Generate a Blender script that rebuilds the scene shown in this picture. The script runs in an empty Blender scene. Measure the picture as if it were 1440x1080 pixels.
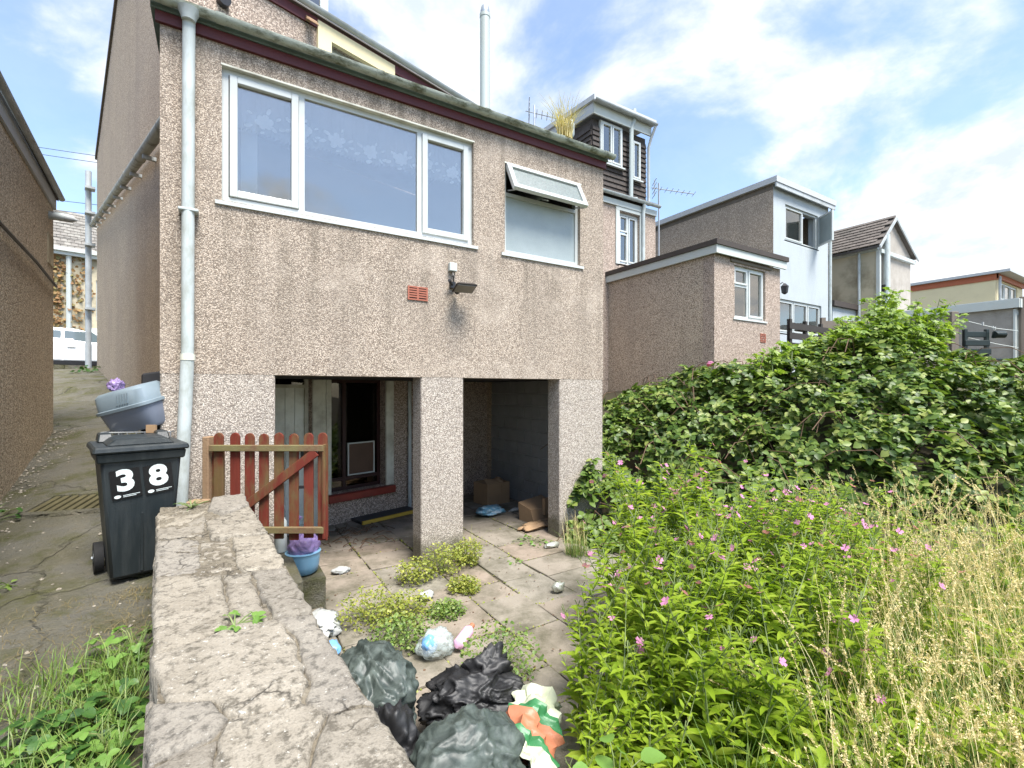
import bpy, bmesh, math, random
import numpy as np
from mathutils import Vector, Matrix, noise as mnoise, Euler
random.seed(7); rng = np.random.default_rng(7)
R = math.radians
scene = bpy.context.scene
COL = scene.collection

# ------------------------------------------------------------------ camera, sky, sun, exposure
YAW = -31.75
CAM = Vector((0.4346, -4.918, 1.95))
cd = bpy.data.cameras.new('camera'); cam = bpy.data.objects.new('camera', cd); COL.objects.link(cam)
cam.location = CAM; cam.rotation_euler = (R(90), 0, R(YAW))
cd.sensor_width = 36; cd.lens = 16.55; cd.shift_y = 8/1440; cd.clip_start = .05; cd.clip_end = 2000
scene.camera = cam

SUN_EL, SUN_AZ = 63.0, 176.0          # azimuth measured clockwise from +y
sd = Vector((math.sin(R(SUN_AZ))*math.cos(R(SUN_EL)), math.cos(R(SUN_AZ))*math.cos(R(SUN_EL)), math.sin(R(SUN_EL))))
world = bpy.data.worlds.new('World'); scene.world = world; world.use_nodes = True
nt = world.node_tree; nt.nodes.clear()
def N(t, **k):
    n = nt.nodes.new(t)
    for a, b in k.items(): setattr(n, a, b)
    return n
out = N('ShaderNodeOutputWorld'); mix = N('ShaderNodeMixShader')
bgs = N('ShaderNodeBackground'); bgc = N('ShaderNodeBackground')
sky = N('ShaderNodeTexSky', sky_type='NISHITA', sun_disc=False)
sky.sun_elevation = R(SUN_EL); sky.sun_rotation = R(SUN_AZ); sky.air_density = 1.0; sky.dust_density = .6; sky.ozone_density = 2.5
bgs.inputs[1].default_value = .095
nt.links.new(sky.outputs[0], bgs.inputs[0])
tc = N('ShaderNodeTexCoord'); sep = N('ShaderNodeSeparateXYZ'); nt.links.new(tc.outputs['Generated'], sep.inputs[0])
SX, SY = -4.2, 5.5
def wm(op, a, b=None, c=None):
    n = N('ShaderNodeMath', operation=op)
    for i, x in enumerate((a, b, c)):
        if x is None: continue
        if isinstance(x, (int, float)): n.inputs[i].default_value = x
        else: nt.links.new(x, n.inputs[i])
    return n.outputs[0]
zz = wm('ADD', wm('MAXIMUM', sep.outputs[2], 0.0), .32)
cx = wm('DIVIDE', sep.outputs[0], zz); cy = wm('DIVIDE', sep.outputs[1], zz)
cb = N('ShaderNodeCombineXYZ'); nt.links.new(cx, cb.inputs[0]); nt.links.new(cy, cb.inputs[1]); cb.inputs[2].default_value = 3.7
def wnoise(scale, detail, rough, off):
    m = N('ShaderNodeMapping'); m.inputs['Location'].default_value = off
    nt.links.new(cb.outputs[0], m.inputs[0])
    n = N('ShaderNodeTexNoise'); n.inputs['Scale'].default_value = scale; n.inputs['Detail'].default_value = detail; n.inputs['Roughness'].default_value = rough
    n.inputs['Distortion'].default_value = .25
    nt.links.new(m.outputs[0], n.inputs['Vector']); return n.outputs[0]
n1 = wnoise(1.5, 11, .58, (SX, SY, 0)); n2 = wnoise(.9, 3, .5, (5.1+SX, 1.0, 2)); n3 = wnoise(4.5, 6, .6, (0, 3, 5))
glow = N('ShaderNodeVectorMath', operation='DOT_PRODUCT'); nt.links.new(tc.outputs['Generated'], glow.inputs[0]); glow.inputs[1].default_value = Vector((1.14, .47, .75)).normalized()
dens = wm('ADD', wm('ADD', wm('MULTIPLY', n1, .75), wm('MULTIPLY', n2, .40)), wm('MULTIPLY', wm('POWER', wm('MAXIMUM', glow.outputs['Value'], 0.0), 5.0), .12))
ramp = N('ShaderNodeValToRGB'); nt.links.new(dens, ramp.inputs[0])
ramp.color_ramp.elements[0].position = .575; ramp.color_ramp.elements[1].position = .69
ramp.color_ramp.interpolation = 'EASE'
fac = wm('MULTIPLY_ADD', ramp.outputs[0], .87, .13)
cr2 = N('ShaderNodeValToRGB'); nt.links.new(n3, cr2.inputs[0])
cr2.color_ramp.elements[0].position = .35; cr2.color_ramp.elements[0].color = (.62, .70, .80, 1)
cr2.color_ramp.elements[1].position = .60; cr2.color_ramp.elements[1].color = (1, 1, 1, 1)
nt.links.new(cr2.outputs[0], bgc.inputs[0]); bgc.inputs[1].default_value = .38
nt.links.new(fac, mix.inputs[0]); nt.links.new(bgs.outputs[0], mix.inputs[1]); nt.links.new(bgc.outputs[0], mix.inputs[2]); nt.links.new(mix.outputs[0], out.inputs[0])
sl = bpy.data.lights.new('sun', 'SUN'); so = bpy.data.objects.new('sun', sl); COL.objects.link(so)
sl.energy = 2.7; sl.angle = R(26); sl.color = (1, .96, .9)
so.rotation_euler = sd.to_track_quat('Z', 'Y').to_euler(); so.location = (0, 0, 30)
scene.view_settings.view_transform = 'Standard'; scene.view_settings.look = 'None'
scene.view_settings.gamma = 1; scene.view_settings.exposure = 1.85; scene.view_settings.use_curve_mapping = False
scene.render.engine = 'CYCLES'; scene.cycles.max_bounces = 6; scene.cycles.diffuse_bounces = 4; scene.cycles.transparent_max_bounces = 16

# ------------------------------------------------------------------ materials
MATS = {}
class NG:
    def __init__(s, name):
        s.m = bpy.data.materials.new(name); s.m.use_nodes = True; s.t = s.m.node_tree; s.t.nodes.clear()
        s.out = s.n('ShaderNodeOutputMaterial'); s.b = s.n('ShaderNodeBsdfPrincipled'); s.l(s.b.outputs[0], s.out.inputs[0])
        s.tc = s.n('ShaderNodeTexCoord'); s.geo = s.n('ShaderNodeNewGeometry'); s.P = s.geo.outputs['Position']
        MATS[name] = s.m
    def n(s, t, **k):
        n = s.t.nodes.new(t)
        for a, b in k.items(): setattr(n, a, b)
        return n
    def l(s, a, b): s.t.links.new(a, b)
    def set(s, inp, v):
        if isinstance(v, (int, float)): inp.default_value = v
        elif isinstance(v, (tuple, list)): inp.default_value = (*v, 1) if len(v) == 3 and inp.type == 'RGBA' else v
        else: s.l(v, inp)
    def math(s, op, a, b=0., c=0.):
        n = s.n('ShaderNodeMath', operation=op); s.set(n.inputs[0], a); s.set(n.inputs[1], b)
        s.set(n.inputs[2], c); return n.outputs[0]
    def noise(s, scale, detail=4, rough=.55, vec=None, stretch=None, dist=0):
        v = vec or s.P
        if stretch:
            m = s.n('ShaderNodeMapping'); m.inputs['Scale'].default_value = stretch; s.l(v, m.inputs[0]); v = m.outputs[0]
        n = s.n('ShaderNodeTexNoise'); s.l(v, n.inputs['Vector']); n.inputs['Scale'].default_value = scale
        n.inputs['Detail'].default_value = detail; n.inputs['Roughness'].default_value = rough; n.inputs['Distortion'].default_value = dist
        return n.outputs[0]
    def ramp(s, f, stops, interp='LINEAR'):
        r = s.n('ShaderNodeValToRGB'); s.set(r.inputs[0], f); e = r.color_ramp.elements
        while len(e) < len(stops): e.new(.5)
        for i, (p, c) in enumerate(stops):
            e[i].position = p; e[i].color = (*c, 1) if isinstance(c, tuple) else (c, c, c, 1)
        r.color_ramp.interpolation = interp
        return r.outputs[0]
    def mix(s, f, a, b, mode='MIX'):
        n = s.n('ShaderNodeMix', data_type='RGBA', blend_type=mode); s.set(n.inputs[0], f); s.set(n.inputs[6], a); s.set(n.inputs[7], b); return n.outputs[2]
    def bump(s, h, strength=.5, dist=.01, normal=None):
        n = s.n('ShaderNodeBump'); n.inputs['Strength'].default_value = strength; n.inputs['Distance'].default_value = dist; s.l(h, n.inputs['Height'])
        if normal is not None: s.l(normal, n.inputs['Normal'])
        return n.outputs[0]
    def fin(s, col=None, rough=None, normal=None, metallic=None, spec=None):
        if col is not None: s.set(s.b.inputs['Base Color'], col)
        if rough is not None: s.set(s.b.inputs['Roughness'], rough)
        if normal is not None: s.l(normal, s.b.inputs['Normal'])
        if metallic is not None: s.set(s.b.inputs['Metallic'], metallic)
        if spec is not None: s.set(s.b.inputs['Specular IOR Level'], spec)
        return s.m
def mul(c, k): return tuple(min(1, x*k) for x in c)
def plain(name, col, rough=.6, var=.25, scale=6, bump=.15, bscale=60, stain=None, stain_amt=.5, stain_scale=3, stretch=None, metallic=0, spec=.4, island=0):
    g = NG(name)
    c = g.mix(g.noise(scale, 6, .6, stretch=stretch), mul(col, 1-var), mul(col, 1+var))
    if island:
        c = g.mix(g.math('MULTIPLY', g.geo.outputs['Random Per Island'], island), c, mul(col, .45))
    if stain:
        f = g.ramp(g.noise(stain_scale, 8, .65, stretch=stretch), [(.45, 0.), (.68, 1.)])
        c = g.mix(g.math('MULTIPLY', f, stain_amt), c, stain)
    h = g.noise(bscale, 5, .6)
    return g.fin(c, rough, g.bump(h, bump, .01), metallic, spec)

def pebble(name, dark, mid, light, scale=44, cover=None, streak=.35, rough=.75, mean=(.40, .34, .28)):
    """pebble-dash: coarse stone chips of mixed colour thrown on render"""
    g = NG(name)
    wob = g.noise(scale*.8, 2, .5)
    v = g.n('ShaderNodeTexVoronoi', feature='F1'); v.inputs['Scale'].default_value = scale; v.inputs['Randomness'].default_value = 1
    g.l(g.P, v.inputs['Vector'])
    sx = g.n('ShaderNodeSeparateColor'); g.l(v.outputs['Color'], sx.inputs[0])
    chip = g.ramp(sx.outputs[0], [(0, dark), (.20, dark), (.30, mul(mid, .72)), (.55, mid), (.75, light), (1, mul(light, 1.12))])
    v2 = g.n('ShaderNodeTexVoronoi', feature='F1'); v2.inputs['Scale'].default_value = scale*2.1; g.l(g.P, v2.inputs['Vector'])
    sx2 = g.n('ShaderNodeSeparateColor'); g.l(v2.outputs['Color'], sx2.inputs[0])
    chip = g.mix(.38, chip, g.ramp(sx2.outputs[1], [(0, mul(dark, .8)), (.3, mul(mid, .8)), (.7, mid), (1, light)]))
    gap = g.ramp(v.outputs['Distance'], [(.36, 1.), (.62, .5)])
    c = g.mix(1.0, chip, gap, 'MULTIPLY')
    big = g.noise(.9, 6, .6); c = g.mix(g.math('MULTIPLY', g.ramp(big, [(.42, 0.), (.72, 1.)]), streak), c, mul(mean, .62))
    st = g.noise(2.2, 6, .6, stretch=(1, 1, .12)); c = g.mix(g.math('MULTIPLY', g.ramp(st, [(.5, 0.), (.75, 1.)]), streak*.8), c, mul(mean, .5))
    if cover: c = cover(g, c)
    h = g.math('SUBTRACT', 1.0, v.outputs['Distance'])
    h = g.math('ADD', h, g.math('MULTIPLY', v2.outputs['Distance'], -.4))
    return g.fin(c, rough, g.bump(h, .5, .008), spec=.25)
def wall_weather(g, c):
    s = g.n('ShaderNodeSeparateXYZ'); g.l(g.P, s.inputs[0])
    run = g.ramp(g.noise(7, 5, .6, stretch=(1, 1, .06)), [(.46, 0.), (.66, 1.)])
    zz_ = g.math('DIVIDE', s.outputs[2], 6.0)
    band = g.ramp(zz_, [(2.3/6, .05), (3.5/6, .55), (3.66/6, .0), (4.3/6, .05), (5.0/6, .7)])
    c = g.mix(g.math('MULTIPLY', run, band), c, (.115, .095, .07))
    c = g.mix(g.math('MULTIPLY', g.ramp(g.noise(1.7, 7, .65, dist=.5), [(.52, 0.), (.64, 1.)]), .25), c, (.56, .48, .40))
    return c
def foot_damp(g, c):
    s = g.n('ShaderNodeSeparateXYZ'); g.l(g.P, s.inputs[0])
    edge = g.math('ADD', s.outputs[2], g.math('MULTIPLY', g.noise(5, 5, .6), -.35))
    return g.mix(g.ramp(edge, [(-.08, .75), (.16, 0.)]), c, (.09, .085, .05))
M_dash = pebble('pebble_dash_tan', (.215, .165, .125), (.50, .405, .32), (.72, .615, .505), 104, cover=wall_weather, streak=.34)
M_pier = pebble('pebble_dash_pale', (.26, .215, .18), (.54, .465, .39), (.74, .665, .58), 104, cover=foot_damp, streak=.15, mean=(.5, .47, .43))
M_gable = pebble('pebble_dash_gable', (.33, .24, .165), (.62, .475, .335), (.80, .645, .48), 84, streak=.35, mean=(.44, .34, .27))
M_left = pebble('pebble_dash_brown', (.38, .29, .20), (.76, .62, .45), (.92, .80, .62), 66, streak=.2, mean=(.58, .49, .39))
M_nb = pebble('pebble_dash_pink', (.24, .18, .14), (.54, .42, .34), (.74, .61, .51), 62, streak=.3)
M_nbside = pebble('pebble_dash_speckled', (.28, .215, .155), (.63, .50, .38), (.82, .69, .55), 66, streak=.3)
M_far = plain('roughcast_grey', (.36, .33, .29), .9, .2, 5, .6, 40, stain=(.2, .18, .15), stain_amt=.4)
M_whitewall = plain('white_roughcast', (.42, .465, .485), .85, .12, 3, .8, 30, stain=(.30, .32, .32), stain_amt=.45, stretch=(1, 1, .35))
M_cream = plain('cream_paint', (.74, .64, .40), .7, .07, 3, .2, 50, stain=(.5, .42, .26), stain_amt=.25)
M_creamold = plain('stained_cream_render', (.50, .44, .31), .85, .15, 1.5, .3, 40, stain=(.17, .14, .09), stain_amt=.8, stain_scale=1.2)
M_block = plain('concrete_block', (.26, .26, .25), .9, .25, 4, .5, 90, island=.25)
M_mortar = plain('mortar', (.36, .355, .34), .95, .15, 8, .4, 80)
def upvc():
    g = NG('white_plastic_frame'); c = g.mix(g.ramp(g.noise(4, 6, .65), [(.45, 0.), (.8, .5)]), (.52, .55, .54), (.36, .38, .33))
    return g.fin(c, .32, spec=.5)
M_upvc = upvc()
M_pipe = plain('white_painted_pipe', (.48, .53, .53), .45, .1, 6, .1, 40, stain=(.25, .26, .21), stain_amt=.6, stain_scale=7, stretch=(1.5, 1.5, .6))
M_pipegrey = plain('grey_pipe', (.42, .45, .46), .5, .15, 5, .1, 40, stain=(.2, .2, .17), stain_amt=.5)
def gutter_m(name, base, alg, thr=.46):
    g = NG(name); f = g.ramp(g.noise(6, 9, .7, stretch=(.55, 1, 1.2)), [(thr, 0.), (thr+.14, 1.)])
    c = g.mix(f, g.mix(g.noise(15, 4), mul(base, .8), base), g.mix(g.noise(40, 4), alg, mul(alg, 2.4)))
    return g.fin(c, .6, g.bump(g.noise(70, 5), .4, .006))
M_gutter = gutter_m('mossy_gutter', (.42, .46, .40), (.055, .06, .035))
M_gutterpipe = gutter_m('weathered_sloping_pipe', (.40, .40, .34), (.09, .085, .065), .5)
M_felt = plain('green_mineral_felt', (.14, .19, .17), .95, .25, 8, .5, 150, stain=(.06, .07, .05), stain_amt=.6)
M_maroon = plain('maroon_fascia_paint', (.085, .014, .014), .45, .25, 6, .1, 30)
M_redsill = plain('red_sill_paint', (.24, .035, .022), .45, .3, 7, .15, 40, stain=(.10, .03, .02), stain_amt=.5)
M_whitewood = plain('white_wood', (.50, .54, .52), .55, .07, 5, .1, 30, stain=(.5, .48, .4), stain_amt=.4)
M_doorwood = plain('grey_green_door_paint', (.80, .83, .77), .5, .08, 5, .15, 40, stain=(.35, .34, .27), stain_amt=.5)
M_offwood = plain('dirty_cream_wood', (.66, .66, .57), .6, .1, 5, .15, 40, stain=(.22, .2, .14), stain_amt=.6)
M_black = plain('black_plastic', (.02, .02, .022), .4, .3, 8, .1, 40)
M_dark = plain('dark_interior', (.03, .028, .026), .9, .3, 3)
M_room = plain('room_wall', (.34, .34, .34), .9, .05)
M_curtain = plain('white_curtain', (.75, .78, .80), .9, .05)
M_metal = plain('galvanised_metal', (.45, .47, .48), .4, .15, 10, .1, 50, metallic=.7)
M_flue = plain('pale_flue', (.40, .45, .445), .45, .1, 3, .1, 30, stain=(.36, .38, .33), stain_amt=.7, stretch=(3, 3, .3))
M_terra = plain('terracotta', (.33, .115, .075), .8, .2, 20, .3, 80)
M_slatedark = plain('brown_tile', (.062, .050, .043), .75, .35, 10, .4, 60, island=.5)
M_rooftile = plain('grey_roof_tile', (.135, .115, .10), .85, .3, 5, .4, 50, stain=(.05, .05, .04), stain_amt=.5, island=.5)
M_rooflich = plain('lichened_roof_tile', (.20, .185, .165), .9, .4, 9, .4, 60, stain=(.36, .35, .31), stain_amt=.5, island=.6)
M_leadgrey = plain('grey_flashing', (.44, .46, .47), .6, .12, 4, .1, 30)
M_orange = plain('rust_orange_fascia', (.40, .115, .05), .6, .12)
M_timber = plain('weathered_fence_timber', (.16, .135, .11), .85, .3, 6, .3, 50, stretch=(1, 1, .2))
M_darkfence = plain('black_brown_fence', (.035, .03, .026), .7, .3, 6)
M_bench = plain('dark_green_plastic', (.010, .018, .016), .4, .3, 8)
M_soil = plain('dark_soil', (.06, .05, .032), .95, .4, 5, .7, 25, stain=(.09, .10, .04), stain_amt=.6)
M_road = plain('asphalt', (.055, .055, .058), .9, .2, 10, .4, 120)
M_paint = plain('road_paint', (.7, .7, .66), .7, .1)

def glass(name, tint, refl, dark=.0):
    g = NG(name); g.t.nodes.remove(g.b)
    tr = g.n('ShaderNodeBsdfTransparent'); tr.inputs[0].default_value = (*tint, 1)
    gl = g.n('ShaderNodeBsdfGlossy'); gl.inputs['Roughness'].default_value = .015; gl.inputs[0].default_value = (1, .95, .87, 1)
    fr = g.n('ShaderNodeFresnel'); fr.inputs[0].default_value = 1.5
    nb = g.bump(g.noise(1.3, 2), .06, .05); g.l(nb, gl.inputs['Normal'])
    f = g.math('MULTIPLY_ADD', fr.outputs[0], 1.2, refl)
    ms = g.n('ShaderNodeMixShader'); g.l(f, ms.inputs[0]); g.l(tr.outputs[0], ms.inputs[1]); g.l(gl.outputs[0], ms.inputs[2])
    g.l(ms.outputs[0], g.out.inputs[0]); return g.m
M_glass = glass('window_glass', (.84, .86, .87), .19)
M_glassdark = glass('old_dark_glass', (.35, .35, .35), .0)
def frosted():
    g = NG('frosted_glass'); c = g.mix(g.noise(5, 5), (.27, .32, .32), (.36, .41, .41))
    return g.fin(c, .22, g.bump(g.noise(95, 4, .6), .5, .01), spec=.8)
M_frost = frosted()
M_frostdark = plain('textured_vent_glass', (.16, .19, .185), .25, .55, 45, .5, 90, spec=.6)
def net():
    g = NG('net_curtain'); g.t.nodes.remove(g.b)
    tr = g.n('ShaderNodeBsdfTransparent'); df = g.n('ShaderNodeBsdfDiffuse'); df.inputs[0].default_value = (.85, .87, .88, 1)
    ms = g.n('ShaderNodeMixShader'); ms.inputs[0].default_value = .38
    g.l(tr.outputs[0], ms.inputs[1]); g.l(df.outputs[0], ms.inputs[2]); g.l(ms.outputs[0], g.out.inputs[0]); return g.m
M_net = net()

def stone_m(name, a, b, c3, lich=.5):
    g = NG(name)
    info = g.n('ShaderNodeObjectInfo'); rnd = info.outputs['Random']
    n1 = g.noise(7, 9, .68, dist=.4); n2 = g.noise(38, 8, .7); n3 = g.noise(150, 4, .6)
    c = g.mix(g.ramp(n1, [(.35, 0.), (.65, 1.)]), a, b)
    c = g.mix(g.math('MULTIPLY', rnd, .75), c, c3)
    c = g.mix(g.ramp(n2, [(.50, 0.), (.62, .8)]), c, mul(a, .38))
    c = g.mix(g.math('MULTIPLY', g.ramp(g.noise(62, 6, .75), [(.60, 0.), (.68, 1.)]), lich), c, (.68, .66, .60))
    c = g.mix(g.math('MULTIPLY', g.ramp(n3, [(.35, 1.), (.5, 0.)]), .35), c, mul(a, .35))
    wv = g.n('ShaderNodeVectorMath', operation='ADD'); nn_ = g.n('ShaderNodeTexNoise'); nn_.inputs['Scale'].default_value = 9; nn_.inputs['Detail'].default_value = 6; g.l(g.P, nn_.inputs['Vector'])
    sc_ = g.n('ShaderNodeVectorMath', operation='SCALE'); sc_.inputs['Scale'].default_value = .16; g.l(nn_.outputs['Color'], sc_.inputs[0]); g.l(g.P, wv.inputs[0]); g.l(sc_.outputs[0], wv.inputs[1])
    vo = g.n('ShaderNodeTexVoronoi', feature='DISTANCE_TO_EDGE'); vo.inputs['Scale'].default_value = 4.2; g.l(wv.outputs[0], vo.inputs['Vector'])
    crack = g.math('MULTIPLY', g.ramp(vo.outputs['Distance'], [(.0, 1.), (.02, 0.)]), g.ramp(g.noise(4, 3), [(.48, 0.), (.58, 1.)]))
    c = g.mix(g.math('MULTIPLY', crack, .75), c, mul(a, .2))
    h = g.math('SUBTRACT', g.math('ADD', g.math('MULTIPLY', n1, 1.2), g.math('ADD', g.math('MULTIPLY', n2, .7), g.math('MULTIPLY', n3, .25))), g.math('MULTIPLY', crack, .8))
    return g.fin(c, .88, g.bump(h, .65, .018), spec=.25)
M_stone = stone_m('wall_stone', (.225, .195, .148), (.345, .308, .245), (.205, .185, .155))
M_stonegrey = stone_m('grey_slate_stone', (.21, .19, .16), (.29, .265, .22), (.23, .205, .17), .5)
M_patch = stone_m('rough_mortar_patch', (.22, .193, .148), (.36, .325, .265), (.27, .24, .195), .95)
M_wallmortar = stone_m('wall_mortar', (.12, .10, .072), (.23, .20, .15), (.16, .14, .105), .8)

def slab_m():
    g = NG('paving_stone'); info = g.n('ShaderNodeObjectInfo')
    c = g.mix(g.noise(5, 7, .65), (.175, .158, .128), (.29, .265, .22))
    c = g.mix(info.outputs['Random'], c, g.mix(g.noise(9, 5), (.205, .155, .118), (.30, .25, .20)))
    c = g.mix(g.ramp(g.noise(2.2, 8, .7), [(.44, 0.), (.66, .85)]), c, (.070, .066, .040))
    c = g.mix(g.ramp(g.noise(55, 4, .7), [(.62, 0.), (.72, .8)]), c, (.06, .055, .045))
    return g.fin(c, .85, g.bump(g.math('ADD', g.noise(12, 6, .6), g.math('MULTIPLY', g.noise(80, 5), .5)), .5, .012), spec=.3)
M_slab = slab_m()
def alley_m():
    g = NG('old_mossy_concrete')
    c = g.mix(g.noise(6, 9, .7), (.12, .115, .092), (.25, .237, .195))
    c = g.mix(g.ramp(g.noise(1.5, 7, .65), [(.42, 0.), (.66, .85)]), c, g.mix(g.noise(18, 5), (.085, .075, .032), (.15, .14, .07)))
    c = g.mix(g.ramp(g.noise(3.1, 9, .75, dist=.6), [(.58, 0.), (.66, .8)]), c, (.25, .225, .175))
    c = g.mix(g.ramp(g.noise(60, 5, .7), [(.60, 0.), (.72, .8)]), c, (.045, .04, .025))
    c = g.mix(g.ramp(g.noise(90, 3, .7), [(.66, 0.), (.73, .7)]), c, (.55, .52, .46))
    wv = g.n('ShaderNodeVectorMath', operation='ADD'); nn_ = g.n('ShaderNodeTexNoise'); nn_.inputs['Scale'].default_value = 4; nn_.inputs['Detail'].default_value = 5; g.l(g.P, nn_.inputs['Vector'])
    sc_ = g.n('ShaderNodeVectorMath', operation='SCALE'); sc_.inputs['Scale'].default_value = .35; g.l(nn_.outputs['Color'], sc_.inputs[0]); g.l(g.P, wv.inputs[0]); g.l(sc_.outputs[0], wv.inputs[1])
    vo = g.n('ShaderNodeTexVoronoi', feature='DISTANCE_TO_EDGE'); vo.inputs['Scale'].default_value = .75; g.l(wv.outputs[0], vo.inputs['Vector'])
    crack = g.ramp(vo.outputs['Distance'], [(.0, 1.), (.014, 0.)])
    c = g.mix(g.math('MULTIPLY', g.math('MULTIPLY', crack, g.ramp(g.noise(1.3, 3), [(.45, 0.), (.6, 1.)])), .6), c, (.03, .028, .012))
    c = g.mix(g.ramp(g.noise(14, 8, .8), [(.52, 0.), (.60, .7)]), c, (.20, .18, .13))
    c = g.mix(g.ramp(g.noise(2.4, 7, .7), [(.50, 0.), (.64, .8)]), c, (.095, .098, .028))
    h = g.math('ADD', g.math('MULTIPLY', g.noise(10, 8, .75), 1.6), g.math('SUBTRACT', g.math('MULTIPLY', g.noise(70, 6, .75), .7), crack))
    return g.fin(c, .92, g.bump(h, 1.0, .04), spec=.25)
M_alley = alley_m()
def gatewood():
    g = NG('worn_red_gate_wood'); info = g.n('ShaderNodeObjectInfo')
    c = g.mix(g.noise(30, 5, .6, stretch=(1, 1, .15)), (.085, .015, .009), (.185, .032, .018))
    s = g.n('ShaderNodeSeparateXYZ'); g.l(g.P, s.inputs[0])
    wv = g.noise(5, 6, .65, stretch=(1.6, 1.6, .5))
    f = g.ramp(g.math('ADD', wv, g.math('MULTIPLY', info.outputs['Random'], .16)), [(.515, 0.), (.69, 1.)])
    alg = g.mix(g.noise(25, 4), (.075, .062, .016), (.16, .135, .035))
    c = g.mix(g.math('MULTIPLY', f, .8), c, g.mix(g.noise(60, 3, .6, stretch=(1, 1, .1)), alg, (.13, .085, .048)))
    return g.fin(c, .75, g.bump(g.noise(60, 4, .6, stretch=(1, 1, .12)), .4, .006), spec=.3)
M_gate = gatewood()
def railwood():
    g = NG('algae_green_rail_wood')
    c = g.mix(g.ramp(g.noise(7, 6, .6), [(.42, 0.), (.62, 1.)]), (.13, .115, .032), (.11, .030, .014))
    c = g.mix(g.noise(50, 4, .6), c, (.17, .14, .07))
    return g.fin(c, .8, g.bump(g.noise(60, 4), .3, .005))
M_rail = railwood()
M_postwood = plain('bare_brown_wood', (.25, .15, .085), .85, .3, 14, .4, 60, stretch=(1, 1, .2), stain=(.3, .25, .15), stain_amt=.4)
M_bin = plain('dark_green_black_bin_plastic', (.013, .018, .020), .45, .3, 5, .12, 120, stain=(.05, .055, .055), stain_amt=.5, stretch=(4, 4, .4))
M_sticker = plain('black_sticker', (.008, .008, .009), .35, .1)
M_digit = plain('silver_white_digit', (.66, .72, .70), .4, .04)
M_tub = plain('blue_grey_tub_plastic', (.165, .21, .24), .35, .1, 3, .05, 20, stain=(.24, .29, .33), stain_amt=.4)
M_tubclear = plain('purple_grey_tub_plastic', (.19, .215, .27), .3, .15, 5, .05, 20)
M_bucket = plain('blue_bucket_plastic', (.17, .33, .47), .35, .12, 8, .05, 20)
def thin(name, col, alpha, rough=.25):
    g = NG(name); c = g.mix(g.noise(22, 5, .65), mul(col, .75), mul(col, 1.25))
    g.fin(c, rough, g.bump(g.noise(26, 5, .65, dist=1.), .7, .02), spec=.6); g.b.inputs['Alpha'].default_value = alpha; return g.m
M_lilac = thin('lilac_thin_plastic', (.27, .19, .40), .8)
M_clearbag = thin('clear_thin_plastic', (.50, .57, .56), .5)
def bagm(name, col, c2, rough):
    g = NG(name); n = g.noise(9, 6, .6, dist=1.2); c = g.mix(g.ramp(n, [(.4, 0.), (.65, 1.)]), col, c2)
    rn = g.n('ShaderNodeTexNoise', noise_type='RIDGED_MULTIFRACTAL'); rn.inputs['Scale'].default_value = 6; rn.inputs['Detail'].default_value = 4; rn.inputs['Distortion'].default_value = .8; g.l(g.P, rn.inputs['Vector'])
    g.fin(c, rough+.06, g.bump(rn.outputs[0], .45, .02), spec=.5); return g.m
M_bag = bagm('grey_green_sack_plastic', (.028, .038, .034), (.085, .105, .094), .44)
M_bagblack = bagm('black_sack_plastic', (.008, .008, .009), (.018, .018, .019), .48)
M_card = plain('cardboard', (.33, .215, .12), .85, .15, 6, .15, 50, stain=(.2, .13, .08), stain_amt=.5)
M_paper = plain('crumpled_paper', (.38, .39, .375), .7, .15, 12, .4, 30)
M_blueplas = plain('blue_printed_plastic', (.10, .27, .40), .4, .4, 14, .4, 30, stain=(.55, .6, .62), stain_amt=.8, stain_scale=12)
M_pink = plain('pink_bottle_plastic', (.72, .42, .60), .35, .1)
M_bluelabel = plain('blue_label', (.16, .36, .66), .4, .1)
M_green = plain('green_print', (.035, .16, .06), .4, .15); M_orangep = plain('orange_print', (.38, .14, .075), .45, .2); M_whitep = plain('white_print', (.42, .44, .36), .45, .12, stain=(.5, .55, .3), stain_amt=.5)
M_canm = plain('crushed_can_metal', (.55, .56, .50), .35, .3, 20, .6, 25, metallic=.5, stain=(.16, .2, .07), stain_amt=.7)
M_yellow = plain('yellow_board_edge', (.55, .36, .05), .6, .2)
M_greyboard = plain('dark_grey_board', (.055, .057, .058), .7, .3, 6)
M_carwhite = plain('white_car_paint', (.78, .80, .80), .18, .02, 2, 0, 10, spec=.6)
M_carglass = plain('car_window_glass', (.10, .13, .14), .06, .1, 2, 0, spec=.9)
M_rubber = plain('black_rubber', (.015, .015, .015), .8, .2)

def leafm(name, cols, rough=.42, transl=.25, spec=.45, vein=.0):
    g = NG(name)
    c = g.ramp(g.geo.outputs['Random Per Island'], [(i/(len(cols)-1), x) for i, x in enumerate(cols)])
    c = g.mix(g.math('MULTIPLY', g.noise(3.0, 3), .30), c, mul(cols[0], .6))
    g.fin(c, rough, g.bump(g.noise(90, 3), .25, .004), spec=spec)
    tl = g.n('ShaderNodeBsdfTranslucent'); g.l(g.mix(1., c, (1.25, 1.35, .6), 'MULTIPLY'), tl.inputs[0])
    ms = g.n('ShaderNodeMixShader'); ms.inputs[0].default_value = transl
    g.l(g.b.outputs[0], ms.inputs[1]); g.l(tl.outputs[0], ms.inputs[2]); g.l(ms.outputs[0], g.out.inputs[0]); return g.m
M_bramble = leafm('bramble_leaf', [(.034, .070, .013), (.065, .118, .021), (.11, .178, .032), (.175, .245, .05), (.30, .34, .095)], .42, .25, .3)
M_palebush = leafm('pale_shrub_leaf', [(.13, .22, .035), (.22, .32, .05), (.32, .40, .08)], .42, .38)
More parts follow.
